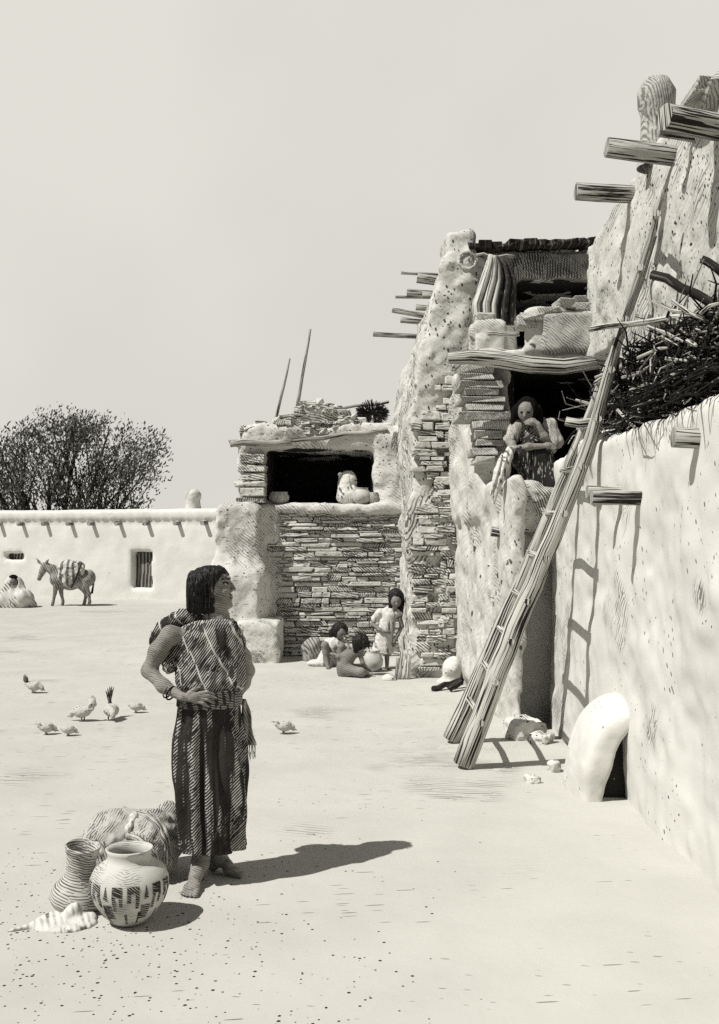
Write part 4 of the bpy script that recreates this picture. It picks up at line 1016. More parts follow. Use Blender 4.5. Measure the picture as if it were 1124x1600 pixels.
Y1 = 5.55
def B(px, py, dy=0.0): return at(px, py, Y1 + dy)
pack = empty('pack', (B(210, 1365)[0], Y1, 0)); tag(pack, 'bulging tied cloth pack with striped bands lying behind the pots', 'pack')
S = Solid((-1.62, 5.15, -.01), (-.85, 6.0, .50), .009)
S.ell(B(188, 1314), (.20, .20, .185), k=.05); S.ell(B(236, 1318, -.03), (.145, .19, .185), k=.04); S.ell(B(165, 1340, -.05), (.11, .15, .12), k=.05); S.ell(B(262, 1300, .12), (.09, .12, .17), k=.03)
S.ell(B(222, 1345, -.08), (.13, .13, .10), k=.03)
S.rough((.02, .09), (.008, .03)); S.obj('cloth', M_sack, pack)
PK = S
def on_pack(px, py, out=.006):
    for Y in np.linspace(5.18, 5.98, 160):
        q = at(px, py, Y); i = np.round((q - PK.lo) / PK.vox).astype(int)
        if (i >= 0).all() and (i < PK.n).all() and PK.D[tuple(i)] < 0: return at(px, py, Y - out)
    return at(px, py, 5.5)
for k_, pts in enumerate((((212, 1270), (232, 1276), (250, 1296), (258, 1322), (260, 1352)), ((196, 1305), (218, 1312), (236, 1335), (250, 1365)), ((148, 1310), (152, 1330), (160, 1352)), ((160, 1315), (166, 1335), (172, 1352)))):
    mb = MB(); Q2 = cr([np.array([p[0], p[1], 0.0]) for p in pts], 8); Q = [on_pack(q[0], q[1]) for q in Q2]; Q = [(Q[max(i-1,0)] + Q[i] + Q[min(i+1,len(Q)-1)]) / 3 for i in range(len(Q))]; mb.tube(Q, [.015 if k_ < 2 else .010] * len(Q), 10, .04); mb.obj('band', M_band, pack, smooth=True)
    if k_ < 2:
        mb = MB(); Q = [on_pack(q[0] + 7, q[1] - 4) for q in Q2]; Q = [(Q[max(i-1,0)] + Q[i] + Q[min(i+1,len(Q)-1)]) / 3 for i in range(len(Q))]; mb.tube(Q, [.008] * len(Q), 10, .04); mb.obj('band', M_drape, pack, smooth=True)
S = Solid(B(185, 1320, -.28), B(225, 1255, -.05), .006)
S.chain([on_pack(214, 1272), on_pack(209, 1277), on_pack(206, 1286), on_pack(199, 1297), on_pack(200, 1306)], [.014, .020, .012, .022, .012], k=.006); S.rough((.005, .015)); S.obj('knot', M_white, pack)
# ================================================================== small people
def streak(S, a=.01, s=.02, l=.2):
    x, y, z = S.ax[0][:, None, None], S.ax[1][None, :, None], S.ax[2][None, None, :]
    S.D += a * vnoise(x / s, y / s, z / l, 1.0); return S
def face(S, c, f, k, up=(0, 0, 1)):
    """nose, brow, lips, chin and sockets on a head at c, facing f, k = head scale (1 = adult)"""
    f = np.array(f, float); f /= np.linalg.norm(f); u = np.array(up, float); u -= f * (u @ f); u /= np.linalg.norm(u); s = np.cross(f, u); c = np.array(c, float)
    p = lambda a, b, d: c + (f * a + s * b + u * d) * k
    v = S.vox
    S.ell(p(.012, 0, -.045), np.array((.062, .062, .065)) * k, k=.02)
    S.cap(p(.082, 0, .01), p(.104, 0, -.022), .009 * k + v * .3, .013 * k + v * .3, k=.008)
    S.cap(p(.084, -.02, -.055), p(.084, .02, -.055), .010 * k, k=.005); S.cap(p(.074, 0, -.092), p(.072, 0, -.092), .020 * k, k=.015)
    for b in (-.032, .032): S.ell(p(.090, b, .008), np.array((.012, .014, .012)) * k, k=.01, cut=True)
    return p
def fingers(S, w, d, side, r, L, n=4, curl=(0, 0, -.3)):
    """a palm at w, pointing along d, four fingers and a thumb"""
    w = np.array(w, float); d = np.array(d, float); d /= np.linalg.norm(d); s = np.array(side, float); s -= d * (s @ d); s /= np.linalg.norm(s); cu = np.array(curl, float)
    S.cap(w, w + d * L * .45, r * 2.0, r * 2.1, k=r)
    for i in range(n):
        o = s * (i - 1.5) * r * 1.5; l = L * (.50, .58, .55, .42)[i]
        S.chain([w + d * L * .45 + o, w + d * (L * .45 + l * .55) + o + cu * l * .2, w + d * (L * .45 + l * .9) + o + cu * l * .7], [r * .9, r * .8, r * .65], k=r * .2)
    S.chain([w + d * L * .1 + s * r * 1.6, w + d * L * .35 + s * r * 3.2, w + d * L * .6 + s * r * 3.3], [r, r * .85, r * .7], k=r * .4)

M_bod = material('dark_bodice', (.025, .023, .021), [dict(k='hatch', n=(.7, .1, -.7), sp=.022, duty=.28, wob=.5, col=(.45, .44, .40), cell=9)])
# ---- woman on the sill
def Cw(px, py, dy=0.0): return at(px, py, 10.10 + dy)
w = empty('person', Cw(838, 752)); w.location.z = 2.36; tag(w, 'seated long-haired woman with one hand at her mouth on the sill of the black opening', 'person')
S = Solid((1.36, 9.55, 1.9), (2.16, 10.45, 3.42), .0085)
hc = Cw(822, 641, -.10)
S.ell(hc, (.082, .09, .105), k=.02); fw = face(S, hc, (-.25, -.88, -.48), 0.98, up=(0.05, 0, 1))
S.chain([Cw(826, 655, .01), Cw(832, 672, .04)], [.05, .055], k=.03)
S.chain([Cw(835, 682, .04), Cw(840, 720, .08), Cw(845, 745, .10)], [.13, .13, .15], k=.06)
S.chain([Cw(806, 668, .0), Cw(799, 690, -.06), Cw(803, 704, -.16), Cw(826, 698, -.29), Cw(846, 697, -.30)], [.055, .048, .042, .034, .026], k=.03)
fingers(S, Cw(846, 697, -.30), (1, -.05, 0), (0, 0, 1), .0095, .15)
S.chain([Cw(862, 668, .04), Cw(868, 690, -.03), Cw(862, 702, -.18), Cw(851, 682, -.25), Cw(841, 664, -.26)], [.056, .048, .042, .034, .027], k=.03)
fingers(S, Cw(841, 662, -.26), (-1, .05, .25), (0, .1, 1), .011, .13, curl=(0, .5, -.2))
S.chain([Cw(836, 738, .05), Cw(818, 716, -.20), Cw(828, 752, -.18), Cw(850, 790, -.10)], [.095, .080, .062, .05], k=.03)
S.chain([Cw(850, 738, .05), Cw(846, 716, -.20), Cw(860, 756, -.16), Cw(872, 800, -.10)], [.095, .080, .062, .05], k=.03)
S.obj('body', M_skin, w)
S = Solid((1.3, 9.6, 2.6), (2.2, 10.5, 3.45), .009); hp = fw
S.ell(hc + np.array((.015, .03, .02)), (.108, .105, .115)); S.cap(Cw(806, 640, -.05), Cw(801, 660, -.04), .040, .020, k=.03); S.cap(Cw(840, 640, .0), Cw(846, 664, .02), .050, .030, k=.03); S.cap(Cw(828, 650, .1), Cw(832, 680, .12), .08, .06, k=.03)
S.ell(fw(.135, 0, -.085), (.060, .085, .074), k=.008, cut=True); streak(S, .010, .014, .2); S.obj('hair', M_dark, w)
for b in (-.033, .033): blob('eye', fw(.080, b, .006), (.016, .010, .009), M_dark, w)
S = Solid((1.3, 9.6, 2.4), (2.2, 10.5, 3.3), .010)
S.chain([Cw(810, 668, .03), Cw(835, 664, .06), Cw(856, 666, .05)], [.055, .07, .06], k=.05); S.chain([Cw(832, 682, .04), Cw(838, 725, .06)], [.125, .14], k=.05); streak(S, .012, .03, .12); S.obj('bodice', M_bod, w)
for pts_, r_ in (([Cw(822, 662, .03), Cw(807, 667, .0), Cw(799, 685, -.05)], [.045, .062, .066]), ([Cw(842, 660, .05), Cw(860, 666, .03), Cw(869, 690, -.04)], [.05, .068, .072])):
    S = Solid((1.3, 9.6, 2.5), (2.2, 10.5, 3.3), .010); S.chain(pts_, r_, k=.03); streak(S, .014, .03, .12); S.obj('sleeve', M_drape, w)
S = Solid((1.3, 9.5, 1.8), (2.2, 10.5, 2.85), .010)
S.ell(Cw(832, 700, -.02), (.12, .15, .14), k=.04)
S.chain([Cw(836, 738, .05), Cw(816, 714, -.20), Cw(840, 750, -.20), Cw(864, 792, -.22)], [.125, .10, .10, .12], k=.06)
S.chain([Cw(852, 738, .05), Cw(846, 714, -.19), Cw(864, 754, -.22), Cw(882, 798, -.22)], [.13, .10, .10, .11], k=.06)
streak(S, .014, .03, .3); S.obj('skirt', material('dark_skirt', (0.028, .026, .024), [dict(k='grain', s3=(70, 70, 6), a=0.60, b=0.64, col=(.42, .41, .37))]), w)
S = Solid((1.2, 9.4, 1.9), (1.65, 10.0, 2.85), .007)
S.chain([Cw(798, 704, -.30), Cw(788, 724, -.36), Cw(779, 750, -.40), Cw(771, 786, -.40)], [.05, .055, .045, .014], k=.03); S.chain([Cw(794, 712, -.31), Cw(778, 736, -.40), Cw(768, 772, -.41)], [.04, .035, .012], k=.02)
x, y, z = S.ax[0][:, None, None], S.ax[1][None, :, None], S.ax[2][None, None, :]
S.D += .016 * vnoise((x - z * .3) / .022, y / .2, z / .5, 1.0); S.obj('shawl_end', M_white, w)

# ---- standing girl
def Cg(px, py, dy=0.0): return at(px, py, 14.0 + dy)
gl = empty('person', (0.37, 14.0, 0)); tag(gl, 'standing girl in a loose white dress leaning against the corner of the tall wall', 'person')
S = Solid((.05, 13.6, -.01), (.72, 14.4, 1.2), .008)
hc = Cg(619, 938, -.08); S.ell(hc, (.072, .08, .092), k=.02); fg = face(S, hc, (.1, -.9, -.42), .86)
S.chain([Cg(617, 950, -.02), Cg(609, 960, .02), Cg(602, 985, .04), Cg(598, 1005, .04)], [.035, .07, .08, .085], k=.04)
S.chain([Cg(592, 958, .0), Cg(582, 975, .0), Cg(594, 984, -.10), Cg(601, 987, -.13)], [.034, .028, .024, .02], k=.02); fingers(S, Cg(601, 987, -.13), (1, 0, -.1), (0, 0, 1), .008, .09)
S.chain([Cg(624, 960, .0), Cg(628, 978, .02), Cg(622, 992, -.02), Cg(617, 1000, -.04)], [.034, .028, .024, .018], k=.02); fingers(S, Cg(617, 1000, -.04), (-.2, -.1, -1), (1, 0, 0), .008, .09)
for px, dx in ((591, 0), (605, 4)):
    a = np.array([(px - CX) / F * 14, 14.02, 0.0])
    S.chain([Cg(px + 2, 1010, .03), a + (0, 0, .26), a + (0, 0, .05)], [.06, .042, .026], k=.02); S.ell(a + (0, .01, .025), (.026, .03, .026), k=.01); S.ell(a + (.02, -.07, .018), (.030, .05, .018), k=.015)
    for q in range(5): S.cap(a + (-.002 + q * .0115, -.10, .012), a + (.002 + q * .0115, -.125 + abs(q - 1) * .004, .008), .0072, k=.003)
S.obj('body', M_skin_far, gl)
for b in (-.03, .03): blob('eye', fg(.074, b, .004), (.012, .008, .006), M_dark, gl)
S = Solid((.1, 13.6, .6), (.75, 14.4, 1.25), .008); S.ell(Cg(619, 932, -.03), (.108, .11, .115)); S.cap(Cg(612, 940, -.02), Cg(610, 957, .0), .04, .03, k=.03); S.cap(Cg(628, 940, -.02), Cg(627, 962, .0), .038, .022, k=.03); S.cap(Cg(620, 945, .05), Cg(618, 962, .06), .07, .05, k=.03)
S.ell(fg(.13, 0, -.06), (.07, .075, .062), k=.012, cut=True); streak(S, .009, .016, .2); S.obj('hair', M_hair, gl)
S = Solid((.02, 13.6, .15), (.75, 14.4, 1.1), .008)
S.chain([Cg(593, 958, .0), Cg(608, 955, .02), Cg(624, 958, .0)], [.055, .06, .05], k=.03); S.chain([Cg(608, 962, .0), Cg(604, 982, .02)], [.10, .115], k=.04); S.cap(Cg(592, 958, .0), Cg(586, 967, .0), .05, .055, k=.02)
S.chain([Cg(602, 985, .02), Cg(598, 1019, .03)], [.105, .145], k=.02); S.box((0, 13, .1), (1, 15, .215), cut=True); streak(S, .014, .04, .5)
S.obj('dress', M_white, gl)

# ---- child in a white shirt, squatting
def Cc(px, py, dy=0.0): return at(px, py, 14.3 + dy)
ch = empty('person', (-.33, 14.3, 0)); tag(ch, 'squatting child in a pale shirt looking down beside the stone wall', 'person')
S = Solid((-.72, 13.8, -.01), (.02, 14.7, .68), .008)
hc = Cc(533, 988, -.06); S.ell(hc, (.07, .078, .088), k=.02); fc = face(S, hc, (.45, -.7, -.5), .84)
S.chain([Cc(528, 998), Cc(522, 1008, .02), Cc(514, 1028, .05)], [.034, .085, .11], k=.04)
S.chain([Cc(518, 1028, .03), Cc(508, 1008, -.16), Cc(510, 1030, -.16), (-.44, 14.08, .03)], [.06, .05, .04, .028], k=.02)
S.chain([Cc(530, 1028, .03), Cc(534, 1010, -.14), Cc(530, 1030, -.14), (-.28, 14.10, .03)], [.06, .05, .04, .028], k=.02)
for fx in (-.44, -.28):
    S.ell((fx + .01, 14.03, .02), (.03, .055, .018), k=.012)
    for q in range(5): S.cap((fx - .012 + q * .011, 13.985, .012), (fx - .010 + q * .011, 13.965, .009), .0072, k=.003)
S.chain([Cc(512, 1005), Cc(512, 1020, -.12), Cc(528, 1024, -.24)], [.034, .027, .02], k=.02); fingers(S, Cc(528, 1024, -.24), (1, -.2, -.3), (0, 0, 1), .008, .08)
S.chain([Cc(536, 1003), Cc(545, 1012, -.10), Cc(540, 1022, -.22)], [.034, .027, .02], k=.02); fingers(S, Cc(540, 1022, -.22), (-.5, -.4, -.6), (1, 0, 0), .008, .08)
S.obj('body', M_skin_far, ch)
for b in (-.03, .03): blob('eye', fc(.074, b, .004), (.012, .008, .006), M_dark, ch)
S = Solid((-.6, 13.9, .25), (.05, 14.7, .78), .008); S.ell(Cc(531, 984, -.01), (.115, .115, .105)); S.cap(Cc(520, 988), Cc(520, 998, .02), .05, .04, k=.03); S.ell(fc(.13, 0, -.05), (.07, .075, .065), k=.012, cut=True); streak(S, .011, .016, .12); S.obj('hair', M_hair, ch)
S = Solid((-.75, 13.9, .0), (.05, 14.8, .6), .009); S.chain([Cc(523, 1006, .02), Cc(513, 1030, .05)], [.11, .14], k=.04); S.chain([Cc(512, 1004), Cc(509, 1013, -.05)], [.05, .055], k=.02); S.chain([Cc(535, 1002), Cc(541, 1009, -.05)], [.05, .05], k=.02)
S.ell((-.58, 14.35, .04), (.16, .12, .05), k=.05); streak(S, .012, .03, .2); S.obj('shirt', M_white, ch)

# ---- nude child seen from behind
def Cn(px, py, dy=0.0): return at(px, py, 13.3 + dy)
nc = empty('person', (-.12, 13.3, 0)); tag(nc, 'bare-backed child sitting cross-legged on the ground turned from the view', 'person')
S = Solid((-.45, 12.85, -.01), (.25, 13.75, .62), .008)
hc = Cn(565, 1006, .04); S.ell(hc, (.07, .078, .088), k=.02); face(S, hc, (.75, .45, -.5), .84)
S.chain([Cn(557, 1018, .01), Cn(545, 1026), Cn(538, 1042, .0), Cn(539, 1050, .0)], [.036, .085, .088, .10], k=.05)
S.cap(Cn(529, 1026, -.03), Cn(562, 1022, .05), .038, .036, k=.04)
S.chain([Cn(563, 1022, .02), Cn(567, 1036, .0), Cn(575, 1046, .10)], [.034, .028, .02], k=.02); fingers(S, Cn(575, 1046, .10), (.8, .3, -.4), (0, 1, 0), .008, .08)
S.chain([Cn(530, 1026, .03), Cn(531, 1040, .10), Cn(548, 1044, .22)], [.034, .028, .02], k=.02)
S.chain([(-.20, 13.27, .09), (.02, 13.12, .075), (.10, 13.30, .04)], [.085, .055, .032], k=.03); S.chain([(-.16, 13.36, .09), (.05, 13.48, .07), (.02, 13.30, .04)], [.08, .052, .032], k=.03)
S.ell((.13, 13.26, .028), (.055, .028, .026), k=.02); 
for q in range(5): S.cap((.165, 13.24 + q * .010, .03), (.185, 13.24 + q * .010, .034), .007, k=.003)
S.obj('body', M_skin_far, nc)
S = Solid((-.25, 12.95, .3), (.3, 13.75, .70), .008); S.ell(Cn(563, 1002, .02), (.112, .115, .105)); S.cap(Cn(574, 1004, .06), Cn(578, 1016, .06), .035, .02, k=.03); S.cap(Cn(558, 1010, -.02), Cn(556, 1018, -.02), .05, .035, k=.03)
S.ell(hc + np.array((.10, .06, -.06)), (.07, .07, .06), k=.01, cut=True); streak(S, .014, .018, .10); S.obj('hair', M_hair, nc)

# ---- things near the children
def lathed(name, prof, c, mat, label, cat, group=None, n=32, tilt=None):
    o = lathe(prof, c, n, tilt=tilt).obj(name, mat, smooth=True); return tag(o, label, cat, group)
lathed('jar', [(0, 0), (.07, .0), (.13, .08), (.14, .16), (.10, .24), (.08, .27), (.095, .29), (.085, .29), (.07, .26), (0, .2)], (at(583, 1030, 13.75)[0], 13.75, 0), M_pot, 'white jar standing between the standing girl and the bare child', 'jar')
S = Solid((.20, 12.7, -.01), (.56, 13.2, .3), .012); S.ell(at(608, 1061, 12.95), (.092, .09, .068)); S.cap(at(613, 1060, 12.95), at(619, 1063, 12.9), .02, .01, k=.02)
o = S.obj('gourd', M_rock); tag(o, 'small pale round gourd lying on the ground in front of the children', 'gourd')
S = Solid((-.95, 14.1, -.02), (-.45, 15.0, .5), .014); S.ell(at(487, 1017, 14.9) , (.15, .14, .20)); S.rough((.03, .1)); 
o = S.obj('bundle', M_hoary); tag(o, 'dark rounded bundle propped on the stone wall behind the squatting child', 'bundle')
G = 'short sticks stuck upright at the foot of the tall wall'
for px, h, lab in ((619, 30, 'stick at the girl side of the upright row by the wall corner'), (625, 40, 'tallest pale stick of the upright row by the wall corner'), (631, 27, 'middle dark stick of the upright row by the wall corner'), (637, 34, 'last stick of the upright row, nearest the rubble face')):
    Y = 13.0; b = at(px, 1058, Y); b[2] = 0; log_between('stick', b, at(px + 3, 1058 - h, Y + .05), .022, M_pole if px % 2 else M_log, n=7, label=lab, cat='stick', group=G, seg=4, bend=.01)
S = Solid((.9, 12.2, -.05), (1.45, 13.0, .45), .016); S.ell(at(706, 1048, 12.6), (.13, .15, .19)); S.ell(at(703, 1066, 12.6), (.16, .16, .08), k=.05); S.rough((.02, .1), (.02, .2))
o = S.obj('boulder', M_rock); tag(o, 'pale upright boulder at the foot of the tall weathered house', 'rock')
G = 'charred sticks before the boulder'
log_between('stick', (at(676, 1078, 12.1)[0], 12.0, .03), at(722, 1062, 12.3), .035, M_darkwood, n=7, label='longer dark stick lying before the pale boulder', cat='stick', group=G)
log_between('stick', (at(702, 1080, 12.0)[0], 11.95, .03), at(720, 1066, 12.1), .04, M_darkwood, n=7, label='short dark forked stick beside the longer one before the boulder', cat='stick', group=G)
def rock(px, py, Y, r, label, seed, mat=None):
    c = at(px, py, Y); c[2] = r[2] * .7
    S = Solid(c - np.array(r) * 1.5, c + np.array(r) * 1.5, min(r) / 8); S.box(c - np.array(r), c + np.array(r), min(r) * .35, rot=seed); S.rough((min(r) * .35, min(r) * 1.3), (min(r) * .2, min(r) * .5))
    return tag(S.obj('rock', mat or M_rock), label, 'rock')
rock(818, 1108, 9.3, (.16, .16, .09), 'large broken block lying in the ladder shadow at the wall foot', .3)
rock(846, 1128, 9.05, (.09, .09, .05), 'smaller flat stone against the long white wall by the broken block', .9)
rock(806, 1092, 9.65, (.08, .07, .07), 'small stone behind the broken block under the ladder', 1.2)
rock(832, 1222, 7.60, (.045, .05, .03), 'small dark-sided stone out on the dust between ladder foot and oven', .4)
rock(866, 1206, 7.95, (.04, .05, .045), 'small upright stone just before the oven', .2)

# ---- pots in the gallery of the store room
lathed('pot', [(0, 0), (.08, 0), (.14, .07), (.145, .15), (.10, .21), (.085, .24), (.10, .25), (.08, .25), (0, .15)], (at(566, 784, 15.50)[0], 15.50, 2.295), M_pot, 'white round pot held before the crouched figure on the gallery sill', 'pot')
lathed('pot', [(0, 0), (.05, 0), (.085, .05), (.09, .11), (.06, .16), (.065, .18), (.05, .18), (0, .1)], (at(584, 784, 15.47)[0], 15.47, 2.295), M_slab, 'smallest grey pot at the end of the gallery sill', 'pot')
lathed('pot', [(0, 0), (.09, 0), (.15, .06), (.16, .12), (.13, .17), (.14, .19), (.12, .19), (0, .1)], (at(436, 784, 15.60)[0], 15.60, 2.295), M_slab, 'squat hatched pot at the slab pier end of the gallery sill', 'pot')
gp = empty('person', (at(546, 784, 15.75)[0], 15.75, 2.295)); tag(gp, 'small crouched figure wrapped in white in the dark gallery of the store room', 'person')
def Gg(px, py, dy=0.0): return at(px, py, 15.72 + dy)
S = Solid((-.50, 15.4, 2.28), (.12, 16.1, 2.95), .010); S.ell(Gg(548, 751), (.10, .11, .115), k=.02); face(S, Gg(549, 751), (.85, -.5, -.15), .95); S.chain([Gg(546, 762, .02), Gg(544, 775, .03)], [.10, .15], k=.04); S.obj('body', M_rock, gp)
blob('eye', Gg(556, 750.5, -.075), (.012, .010, .010), M_dark, gp)
S = Solid((-.56, 15.3, 2.28), (.15, 16.2, 3.0), .010); S.ell(Gg(544, 748, .02), (.135, .13, .12), k=.03); S.ell(Gg(532, 741.5, .0), (.035, .03, .04), k=.02); S.chain([Gg(543, 760, .03), Gg(545, 775, .0)], [.15, .185], k=.05); S.ell(Gg(560, 752, -.06), (.09, .11, .10), k=.01, cut=True)
streak(S, .012, .04, .2); S.box((-1, 15, 2.0), (1, 17, 2.295), cut=True); S.obj('shawl', M_white, gp)
# spiky basket of brush on the roof
random.seed(77); c = at(582, 646, 15.7); mb = MB()
for i in range(420):
    a = rnd(0, 2 * math.pi); d = np.array([math.cos(a), rnd(-.5, .5), math.sin(a) * .62]); d /= np.linalg.norm(d); p0 = c + d * rnd(.0, .16) * np.array((1.5, .8, .8)); p1 = c + d * rnd(.20, .27) * np.array((1.05, .7, .85)) + np.array((0, 0, .0))
    mb.tube([p0, p1], [.008, .003], 4)
o = mb.obj('thorn_bundle', M_twig); tag(o, 'dark spiky bundle of thorn twigs on the store room roof against the tall wall', 'bundle')
# wreath-like weed on the right jamb
random.seed(78); c = at(619, 690, 15.35); mb = MB()
for i in range(60):
    mb.tube([c + np.array((rnd(-.04, .06), 0, rnd(.05, .16))), c + np.array((rnd(-.08, .09), -.03, rnd(-.16, .0)))], [.007, .004], 4)
o = mb.obj('herb_bunch', M_log); tag(o, 'dried bunch of herbs hanging on the jamb beside the gallery opening', 'herbs')

# ---- blanket hung on the upper terrace
def Bl(px, py, dy=0.0): return at(px, py, 12.8 + dy)
log_between('blanket_pole', Bl(744, 399, .1), Bl(803, 401, .05), .02, M_log, n=7, label='short pole under the hung blanket on the upper terrace', cat='pole')
rows = []; 
for i in range(30):
    t = i / 29; lft = np.interp(t, [0, .25, .7, 1], [766, 756, 738, 742]); rgt = np.interp(t, [0, .12, .35, 1], [784, 797, 806, 802]); top = 397; bot = 508
    rows.append([Bl(lft + (rgt - lft) * (j / 40), top + (bot - top) * t + 6 * (j / 40) * (1 - t) , -.02 - .10 * math.sin(math.pi * j / 40) + .035 * math.sin(j * .75 + t * 1.5)) for j in range(41)])
mb = MB(); mb.grid(rows, lambda i, j: (j / 40, i / 29))
M_blk = material('striped_blanket', (0.70, 0.69, 0.63), [dict(k='grain', s3=(26, 1.0, 1), a=0.52, b=0.55, s=.8), dict(k='solid', lim=[(0, 0.50, 0.58)], s=.93), dict(k='grain', s3=(60, 8, 1), a=0.60, b=0.64, col=(.35, .34, .31))], coord='UV')
o = mb.obj('blanket', M_blk, smooth=True, thick=.03); tag(o, 'long striped blanket, half pale and half black, hanging on the upper terrace', 'blanket')

# ================================================================== donkey with a pack, across the plaza
YD = 26.4
def D(px, py, dy=0.0): return at(px, py, YD + dy)
dk = empty('donkey', (-7.5, YD, 0)); tag(dk, 'grey donkey carrying a striped blanket pack in front of the far house', 'donkey')
S = Solid((-8.75, 25.9, -.02), (-6.6, 26.9, 1.55), .016)
S.chain([D(91, 905), D(110, 907), D(136, 903)], [.21, .225, .215], k=.12); S.ell(D(140, 903), (.13, .19, .20), k=.06)
S.chain([D(92, 898), D(82, 890), D(72, 885)], [.17, .12, .095], k=.06)
S.chain([D(70, 884), D(67, 892), D(62, 903)], [.095, .085, .055], k=.03); S.ell(D(61.5, 904.5), (.055, .055, .05), k=.02)
for s_, tip in ((-1, (56.5, 872)), (1, (76.5, 873.5))):
    S.chain([D(68 + 3 * s_, 882, -.04 * s_), D((68 + 3 * s_ + tip[0]) / 2, 877.5, -.06 * s_), D(*tip, -.06 * s_)], [.026, .034, .010], k=.02)
for (hx, dyy, kx, fx) in ((88, -.10, 86, 85), (95, .10, 96, 97)):   # forelegs
    S.chain([D(hx, 915, dyy), D(kx, 927, dyy), (D(fx, 940)[0], YD + dyy, .10), (D(fx - 1, 940)[0], YD + dyy, .035)], [.085, .048, .036, .045], k=.03)
for (hx, dyy, kx, hk, fx) in ((137, -.10, 133, 139, 142), (134, .10, 128, 135, 131)):   # hind legs: stifle forward, hock back
    S.chain([D(hx, 908, dyy), D(kx, 916, dyy), D(hk, 928, dyy), (D(fx, 940)[0], YD + dyy, .10), (D(fx - 1, 940)[0], YD + dyy, .035)], [.15, .095, .048, .036, .045], k=.04)
S.obj('body', M_hoary, dk)
S = Solid((-8.5, 26.2, .9), (-7.8, 26.6, 1.45), .012); S.chain([D(71, 880), D(80, 883.5), D(90, 890)], [.03, .035, .03], k=.02); streak(S, .01, .03, .03); S.obj('mane', M_hair, dk)
S = Solid((-6.95, 26.2, .2), (-6.6, 26.6, 1.2), .012); S.chain([D(145, 898), D(146.5, 912), D(144, 926)], [.022, .02, .032], k=.02); S.obj('tail', M_darkwood, dk)
for b in (-1, 1): blob('eye', D(66.5, 889, .078 * b), (.018, .012, .016), M_dark, dk)
M_pk = material('pack_stripes', (0.70, 0.69, 0.63), [dict(k='stripe', ax=0, per=.16, lo=.5, hi=.95, wob=.15, ns=2.5, s=.75), dict(k='dash', size=(.08, .08, .08), r=.3, d=.25)], lumps=(6, .05))
S = Solid((-8.15, 25.9, .4), (-7.0, 26.95, 1.6), .018)
S.ell(D(112, 884), (.34, .30, .15), k=.08); S.ell(D(105, 900, -.22), (.24, .12, .24), k=.08); S.ell(D(122, 890, -.16), (.19, .14, .20), k=.08); S.ell(D(110, 900, .22), (.24, .12, .22), k=.08); S.ell(D(97, 886, -.06), (.12, .2, .12), k=.06); S.rough((.03, .12), (.015, .05))
S.obj('pack', M_pk, dk)
mb = MB(); mb.tube(cr([D(128, 880, -.36), D(122, 895, -.37), D(115, 912, -.34), D(112, 918, -.2)]), .02, 6); mb.obj('strap', M_darkwood, dk, smooth=True)

M_wrap = material('wrapped_blanket', (0.72, 0.70, 0.65), [dict(k='hatch', n=(.8, .2, .5), sp=.07, duty=.22, wob=1.0, reg=(2.2, .5, .6), s=.8)])
# ---- hooded figure
YH = 26.0
def Hh(px, py, dy=0.0): return at(px, py, YH + dy)
hf = empty('person', (Hh(25, 940)[0], YH, 0)); tag(hf, 'person wrapped head to foot in a pale blanket sitting on the ground near the donkey', 'person')
S = Solid((-9.5, 25.3, -.02), (-8.2, 26.7, 1.1), .016)
S.chain([Hh(21, 909), Hh(22, 925), Hh(24, 940)], [.12, .2, .25], k=.06); S.ell(Hh(21, 909, -.05), (.10, .11, .13), k=.02); face(S, Hh(21, 910, -.05), (.25, -.95, -.2), 1.0); S.obj('body', M_skin_far, hf)
S = Solid((-9.2, 25.5, .4), (-8.4, 26.5, 1.1), .014); S.ell(Hh(21, 905, .0), (.13, .14, .12)); S.obj('hair', M_dark, hf)
S = Solid((-9.7, 25.2, -.02), (-8.1, 26.8, 1.15), .016)
S.ell(Hh(21, 908, .02), (.17, .17, .17), k=.03); S.chain([Hh(21, 916, .03), Hh(22, 928, .0), Hh(24, 944, -.05)], [.21, .30, .40], k=.1); S.ell(Hh(36, 936, -.20), (.26, .26, .24), k=.08); S.ell(Hh(10, 938, -.2), (.27, .26, .22), k=.08); S.ell(Hh(48, 945, -.1), (.14, .2, .09), k=.05)
S.ell(Hh(22.5, 911, -.17), (.10, .15, .12), k=.015, cut=True)
x, y, z = S.ax[0][:, None, None], S.ax[1][None, :, None], S.ax[2][None, None, :]
S.D += .045 * vnoise((x + z * .6) / .09, y / .12, (z - x * .5) / .35, 1.0)
S.obj('blanket', M_wrap, hf)
S = Solid((-8.75, 25.4, -.02), (-8.3, 26.2, .4), .02); S.ell(Hh(52, 938, .05), (.10, .12, .16)); S.rough((.02, .07))
o = S.obj('bundle', M_hoary); tag(o, 'small grey bundle on the ground beside the wrapped sitting person', 'bundle')

